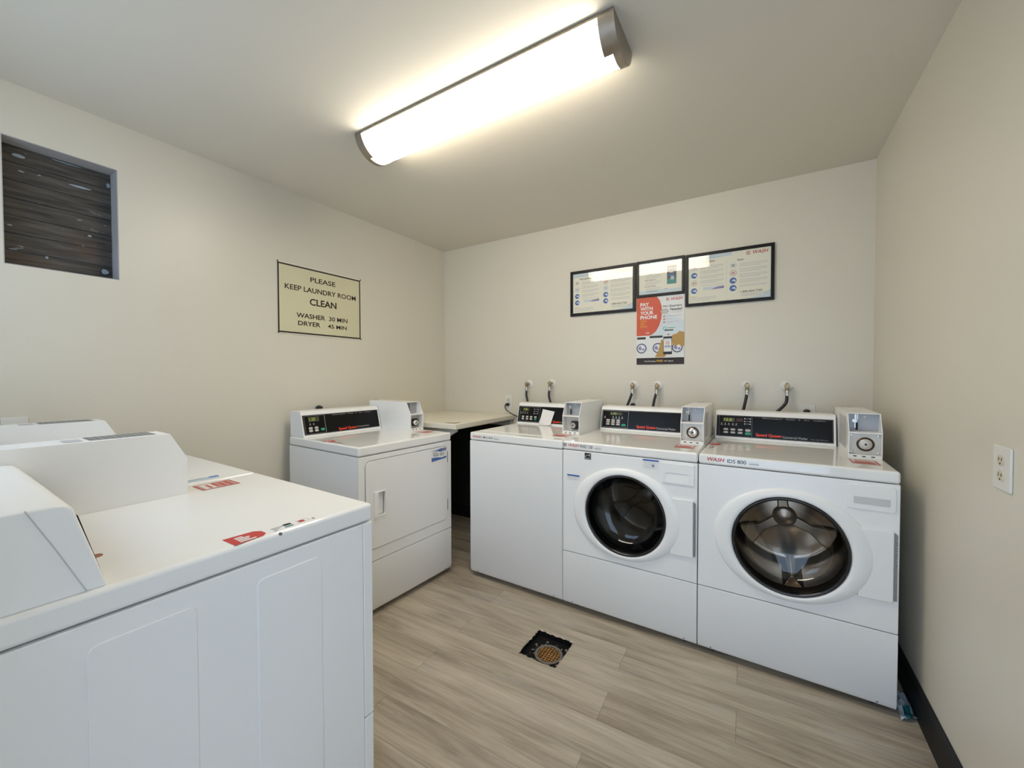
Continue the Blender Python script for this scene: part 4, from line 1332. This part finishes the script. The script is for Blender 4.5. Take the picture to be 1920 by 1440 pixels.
# ------------------------------------------------------------------ wall outlets and power cords
def outlet(label, loc, rz, w=0.070, h=0.118, screws=True):
    """plate in the local xz plane facing -y"""
    r = thing('wall_outlet', label, 'wall outlet', loc, rz, 'wall outlets')
    MB().prism(rrect(-w / 2, w / 2, -h / 2, h / 2, 0.004, 4), -0.0055, -0.0003, 'y').build('cover_plate', plate_m, r, 0.002, 3)
    for s in (-1, 1):
        b = MB()
        pr = [(0.0165 * math.cos(t), s * 0.0195 + max(-0.0125, min(0.0125, 0.0165 * math.sin(t)))) for t in [2 * PI * k / 28 for k in range(28)]]
        b.prism(pr, -0.0075, -0.0050, 'y')
        so_ = b.build('socket', socket_m, r, 0.0006)
        b = MB()
        b.box(-0.0078, -0.0058, -0.0080, -0.0072, s * 0.0195 - 0.001, s * 0.0195 + 0.007)
        b.box(0.0058, 0.0078, -0.0080, -0.0072, s * 0.0195 - 0.001, s * 0.0195 + 0.007)
        b.cyl((0, -0.0074, s * 0.0195 - 0.008), 0.0024, -0.0006, 0.0004, 'y', 10)
        b.build('slot', dark_m, so_)
    MB().lathe([(0.0001, -0.0012), (0.003, -0.0006), (0.0034, 0.0)], (0, -0.0055, 0), 'y', 12).build('screw', plate_m, r)
    return r
outlet('white duplex wall outlet on the right wall', (RX, -1.385, 1.053), -PI / 2, 0.086, 0.110)
outlet('white wall outlet left of the top loader with a black plug in its lower socket', (0.707, 0, 1.064), 0, 0.070, 0.122)
outlet('white wall outlet half hidden behind the middle washer\'s console', (1.757, 0, 1.060), 0)
outlet('white wall outlet half hidden behind the right-hand washer\'s console', (2.752, 0, 1.058), 0, 0.080)
outlet('grey-white wall outlet on the left wall behind the machine by that wall', (0, -2.566, 1.066), PI / 2)
outlet('white wall outlet on the left wall behind the dryer', (0, -1.285, 1.028), PI / 2)

def cord(label, plug, axis, path):
    c = thing('power_cord', label, 'power cord', tuple(plug), 0, 'black power cords')
    b = MB()
    if axis == 'y':
        b.lathe([(0.0001, 0.0), (0.015, -0.001), (0.017, -0.012), (0.014, -0.026), (0.008, -0.034), (0.0001, -0.036)], (0, 0, 0), 'y', 18, 1.0, 0.8)
    else:
        b.lathe([(0.0001, 0.0), (0.017, 0.001), (0.022, 0.014), (0.017, 0.032), (0.009, 0.042), (0.0001, 0.044)], (0, 0, 0), 'x', 18, 1.0, 0.7)
    b.build('plug', black_rubber, c)
    pp = [Vector(q) - Vector(plug) for q in path]
    MB().tube(bez(pp, 8), 0.0042, 8).build('cable', black_rubber, c)
    return c
cord('thin black power cord curving from the outlet to the top loader', (0.707, -0.0082, 1.0445), 'y',
     [(0.703, -0.036, 1.0435), (0.698, -0.044, 1.030), (0.710, -0.040, 1.000), (0.748, -0.030, 0.972), (0.795, -0.024, 0.953), (0.83, -0.022, 0.93), (0.84, -0.022, 0.86)])
cord('black plug of the middle washer beside its left hose', (1.757, -0.0082, 1.0795), 'y',
     [(1.762, -0.036, 1.078), (1.775, -0.034, 1.06), (1.780, -0.024, 0.98), (1.780, -0.024, 0.85)])
cord('black plug of the right-hand washer behind its console', (2.752, -0.0082, 1.0775), 'y',
     [(2.752, -0.040, 1.076), (2.752, -0.050, 1.05), (2.752, -0.055, 0.97), (2.752, -0.055, 0.85)])
cord('black plug of the dryer just above its console on the left wall', (0.0082, -1.285, 1.0775), 'x',
     [(0.048, -1.285, 1.077), (0.056, -1.290, 1.05), (0.046, -1.30, 0.97), (0.035, -1.30, 0.80)])

# ------------------------------------------------------------------ floor drain
fd = thing('floor_drain', 'square black floor drain pit with a rusty round grate in the plank floor', 'floor drain', ((DR[0] + DR[1]) / 2, (DR[2] + DR[3]) / 2, -0.03))
do = (-(DR[0] + DR[1]) / 2, -(DR[2] + DR[3]) / 2, 0.03)
b = MB()
x0, x1, y0, y1 = DR
t = 0.004
b.box(x0 + .0005, x1 - .0005, y0 + .0005, y1 - .0005, -0.036, -0.030)
b.box(x0 + .0005, x0 + t, y0 + .0005, y1 - .0005, -0.030, -0.004); b.box(x1 - t, x1 - .0005, y0 + .0005, y1 - .0005, -0.030, -0.004)
b.box(x0 + t, x1 - t, y0 + .0005, y0 + t, -0.030, -0.004); b.box(x0 + t, x1 - t, y1 - t, y1 - .0005, -0.030, -0.004)
b.build('pit', pit_m, fd, off=do)
dc = (1.686, -1.205)
b = MB()
b.lathe([(0.066, 0.0), (0.066, 0.006), (0.060, 0.008), (0.054, 0.006), (0.054, 0.0)], (dc[0], dc[1], -0.030), 'z', 32)
b.build('drain_ring', mat('dirty_steel', (0.20, 0.19, 0.17), 0.5, 0.6), fd, off=do)
b = MB()
for k in range(-3, 4):
    l = math.sqrt(0.053 ** 2 - (0.0145 * k) ** 2)
    b.box(dc[0] + 0.0145 * k - 0.0028, dc[0] + 0.0145 * k + 0.0028, dc[1] - l, dc[1] + l, -0.0295, -0.0245)
    b.box(dc[0] - l, dc[0] + l, dc[1] + 0.0145 * k - 0.0028, dc[1] + 0.0145 * k + 0.0028, -0.0293, -0.0250)
b.build('grate', rust_m, fd, off=do)
b = MB()
for k in range(26):
    a = rnd.random() * 2 * PI; r_ = 0.055 + 0.045 * rnd.random()
    px, py = dc[0] + r_ * math.cos(a), dc[1] + r_ * math.sin(a)
    if not (x0 + .015 < px < x1 - .015 and y0 + .015 < py < y1 - .015): continue
    s_ = 0.002 + 0.004 * rnd.random()
    b.add([(px - s_, py - s_, -0.0298), (px + s_, py - s_ * .5, -0.0298), (px + s_ * .6, py + s_, -0.0298), (px - s_ * .7, py + s_ * .8, -0.0298), (px, py, -0.0298 + s_)],
          [(0, 1, 4), (1, 2, 4), (2, 3, 4), (3, 0, 4), (0, 3, 2, 1)])
db = b.build('debris', mat('pale_crumbs', (0.30, 0.28, 0.25), 0.8), fd, off=do)
db['kind'] = 'stuff'
b = MB()
def ragged(a, c, n, wdt):
    a = Vector(a); c = Vector(c); dv = (c - a); nn = Vector((-dv.y, dv.x)).normalized()
    o1 = [a + dv * (i / n) for i in range(n + 1)]
    o2 = [a + dv * (i / n) + nn * (wdt * (0.25 + rnd.random())) for i in range(n + 1)]
    b.add([(p.x, p.y, 0.0012) for p in o1] + [(p.x, p.y, -0.004) for p in o2], [(i, i + 1, n + 2 + i, n + 1 + i) for i in range(n)])
ragged((x0, y0), (x1, y0), 22, 0.010); ragged((x1, y0), (x1, y1), 22, 0.007); ragged((x1, y1), (x0, y1), 22, 0.008); ragged((x0, y1), (x0, y0), 22, 0.008)
b.build('rim', wood_edge, fd, off=do, recalc=False)

# ------------------------------------------------------------------ litter in the right corner
b = MB()
nx, ny = 7, 9
vs = []
for j in range(ny):
    for i in range(nx):
        x = 2.980 + 0.047 * i / (nx - 1) + 0.003 * (rnd.random() - .5)
        y = -0.870 + 0.15 * j / (ny - 1) + 0.012 * (rnd.random() - .5) + 0.02 * (i / (nx - 1))
        vs.append((min(x, 3.028), y, 0.004 + 0.018 * rnd.random()))
fs = []
for j in range(ny - 1):
    for i in range(nx - 1):
        k = j * nx + i
        fs.append((k, k + 1, k + nx + 1, k + nx))
b.add(vs, fs)
b.m = [1 if (i % 6 in (2, 3, 4) and i // 6 < 3) else 0 for i in range(len(fs))]
lit = b.build('plastic_wrapper', [wrapper_m, wrapper2_m], None, sharp=20, off=(-3.0, 0.80, 0), recalc=False)
lit.location = (3.0, -0.80, 0)
sd = lit.modifiers.new('thickness', 'SOLIDIFY'); sd.thickness = 0.0012
tag(lit, 'crumpled teal and clear wrapper on the floor between right-hand washer and wall', 'wrapper')
